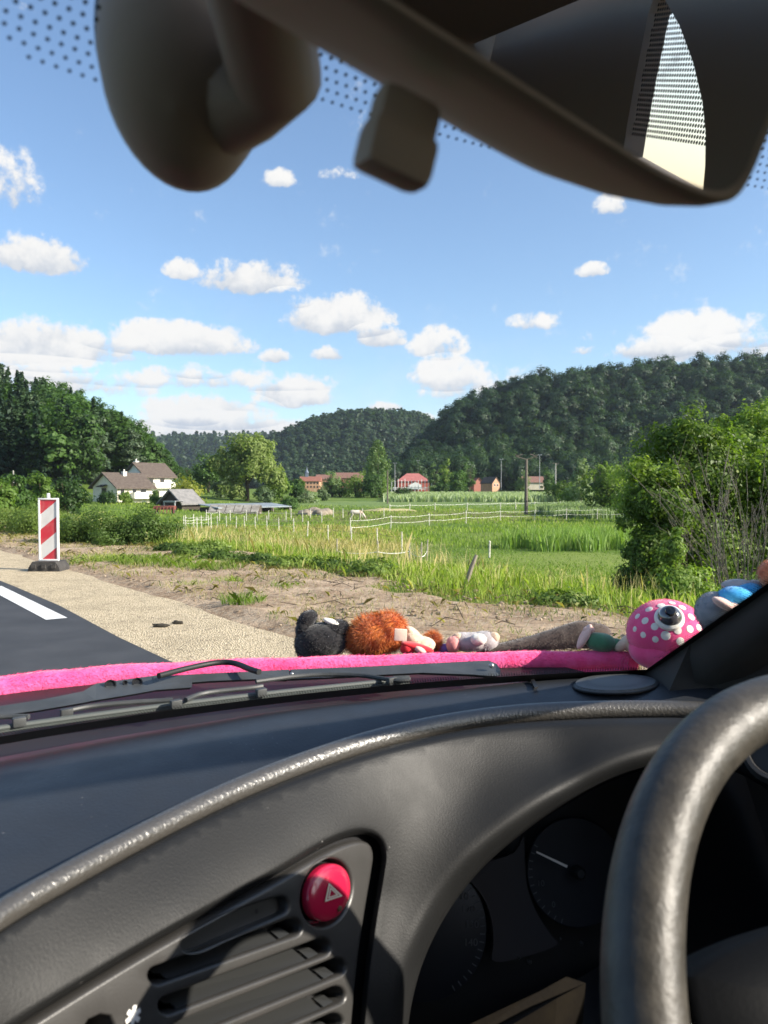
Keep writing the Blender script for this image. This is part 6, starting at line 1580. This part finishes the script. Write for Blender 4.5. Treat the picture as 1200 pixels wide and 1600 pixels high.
plush([('body', T_taupe, [E(768+4*q, np.interp(q, [0, 18, 34, 42], [1014, 1004, 991, 994]), Yt, 24, np.interp(q, [0, 12, 28, 36, 42], [5, 10, 18, 22, 19]), .16, 14) for q in range(42)], .004, 7000, .0008)], t, 6)
Yg = 1.09
t = toy('green_shirt_doll', 'small cream limbed doll in a green shirt leaning on the pink ball toy', 950, 1022, Yg)
plush([('shirt', T_green, [E(939, 1004, Yg, 25, 15, -.15), E(962, 1008, Yg, 14, 11)], .001, 600, .0007), ('arm', T_pale, [E(913, 995, Yg, 6, 22, -.5), E(920, 984, Yg, 9, 6)], .001, 400, .0007), ('leg', T_cream, [E(985, 1004, Yg-.01, 16, 13, .4), E(973, 1008, Yg-.01, 14, 8, .5)], .001, 400, .0007), ('leg', T_cream, [E(1003, 1012, Yg-.025, 20, 18)], .0015, 600, .0007)], t, 7)
def octo():
    Y = 1.04; c = at(1041, 988, Y); R_ = 60*pxm(Y); t = thing('pink_ball_toy', 'round pink plush toy with white dots and one big shiny eye', 'soft toy', c-[0, 0, R_])
    m = FB('pink_plush', (.74, .06, .20), (.80, .10, .26), 30); g = np.random.default_rng(8)
    mb = MB(); mb.ell(c, (R_, R_, R_*.86), nu=48, nv=32, bump=.02, seed=3); mb.ell(c-[0, 0, R_*.45], (R_*.98, R_*.95, R_*.55), nu=40, nv=20, bump=.05, seed=4); o = mb.build('body', m, t, angle=180)
    q = unit(g, 8000); P = c+q*np.array([R_, R_, R_*.86])*.99; k = q[:, 1] < .6
    V = fuzz(P[k], q[k], np.full(k.sum(), .0022), .0006, g, .2)-wl(t); link_mesh('fur', np_mesh('fur', V, 3), m, o)
    def onball(px, py):
        d = ray(px, py); d = d/np.linalg.norm(d); S = np.array([1, 1, 1/.86]); oc = (CAM-c)*S; dd = d*S; a = dd@dd; b = 2*oc@dd; cc = oc@oc-R_*R_; t_ = (-b-math.sqrt(max(b*b-4*a*cc, 0)))/(2*a); p = CAM+d*t_; n = (p-c)*np.array([1, 1, 1/.86**2]); return p, n/np.linalg.norm(n)
    for (px, py, r) in ((1033, 946, 6), (1014, 952, 6), (996, 963, 5), (1008, 970, 6), (1023, 979, 6), (1066, 949, 6), (1080, 964, 6), (1078, 983, 6), (1059, 985, 6), (1040, 993, 7), (1092, 981, 6), (992, 983, 4.5), (1005, 992, 5), (1050, 942, 5), (1024, 999, 5), (1063, 1002, 6)):
        p, n = onball(px, py); mb = MB(); mb.lathe(p-n*.001, n, [(r*1.05*pxm(Y), 0), (r*.97*pxm(Y), .0013), (r*.5*pxm(Y), .0018), (0, .0019)], 14); mb.build('dot', T_white, o)
    p, n = onball(1046, 965); k = pxm(Y)
    mb = MB(); mb.lathe(p-n*.002, n, [(22*k, 0), (21*k, .004), (18*k, .006), (16*k, .0055)], 28); ey_ = mb.build('eye', T_white, t)
    mb = MB(); mb.lathe(p-n*.002, n, [(17*k, .005), (16.5*k, .009), (13*k, .0135), (8*k, .0165), (0, .018)], 28); mb.build('eyeball', mat('eye_glass', (.05, .05, .055), .08, spec=.8, coat=1), ey_)
    mb = MB(); mb.lathe(p+n*.0158, n, [(8*k, -.001), (7*k, .0022), (0, .0032)], 20); mb.build('pupil', mat('pupil', (.002, .002, .002), .06, coat=1), ey_)
octo()
t = toy('blue_grey_plush_toy', 'blue and grey plush toy with pale pink paw beside the pillar', 1130, 975, .93)
Yb = .93
plush([('body', T_bgrey, [E(1115, 955, Yb, 28, 30), E(1130, 970, Yb, 34, 30)], .0025, 4200, .0008), ('shirt', T_blue, [E(1150, 931, Yb-.01, 27, 15, -.1), E(1170, 925, Yb, 25, 14), E(1140, 936, Yb-.012, 18, 14)], .002, 2200, .0008), ('cap', T_grey, [E(1152, 914, Yb+.01, 25, 9), E(1178, 914, Yb+.01, 12, 8)], .0015, 900, .0008), ('paw', T_pale, [E(1131, 944, Yb-.03, 20, 8, -.5), E(1145, 949, Yb-.03, 15, 7, -.1)], .001, 500, .0007)], t, 9)
t = toy('orange_ear_toy', 'orange plush toy just showing at the right picture edge', 1200, 900, .92)
plush([('body', FB('rust_plush', (.55, .17, .08), (.62, .25, .13)), [E(1208, 896, .92, 22, 22), E(1225, 920, .92, 30, 30)], .0025, 2600, .0008)], t, 10)

# ------------------------------------------------------------------ air
def haze():
    m = bpy.data.materials.new('haze'); m.use_nodes = True; t = m.node_tree; t.nodes.clear(); N = NT(t)
    v = N.n('ShaderNodeVolumePrincipled', ins={'Color': (.70, .82, 1.0, 1), 'Density': .00009, 'Anisotropy': .25})
    o = N.n('ShaderNodeOutputMaterial'); t.links.new(v.outputs[0], o.inputs['Volume'])
    mb = MB(); mb.box((0, 0, 97), (9000, 9000, 206)); b = mb.build('haze', m, smooth=False); b['kind'] = 'stuff'
haze()
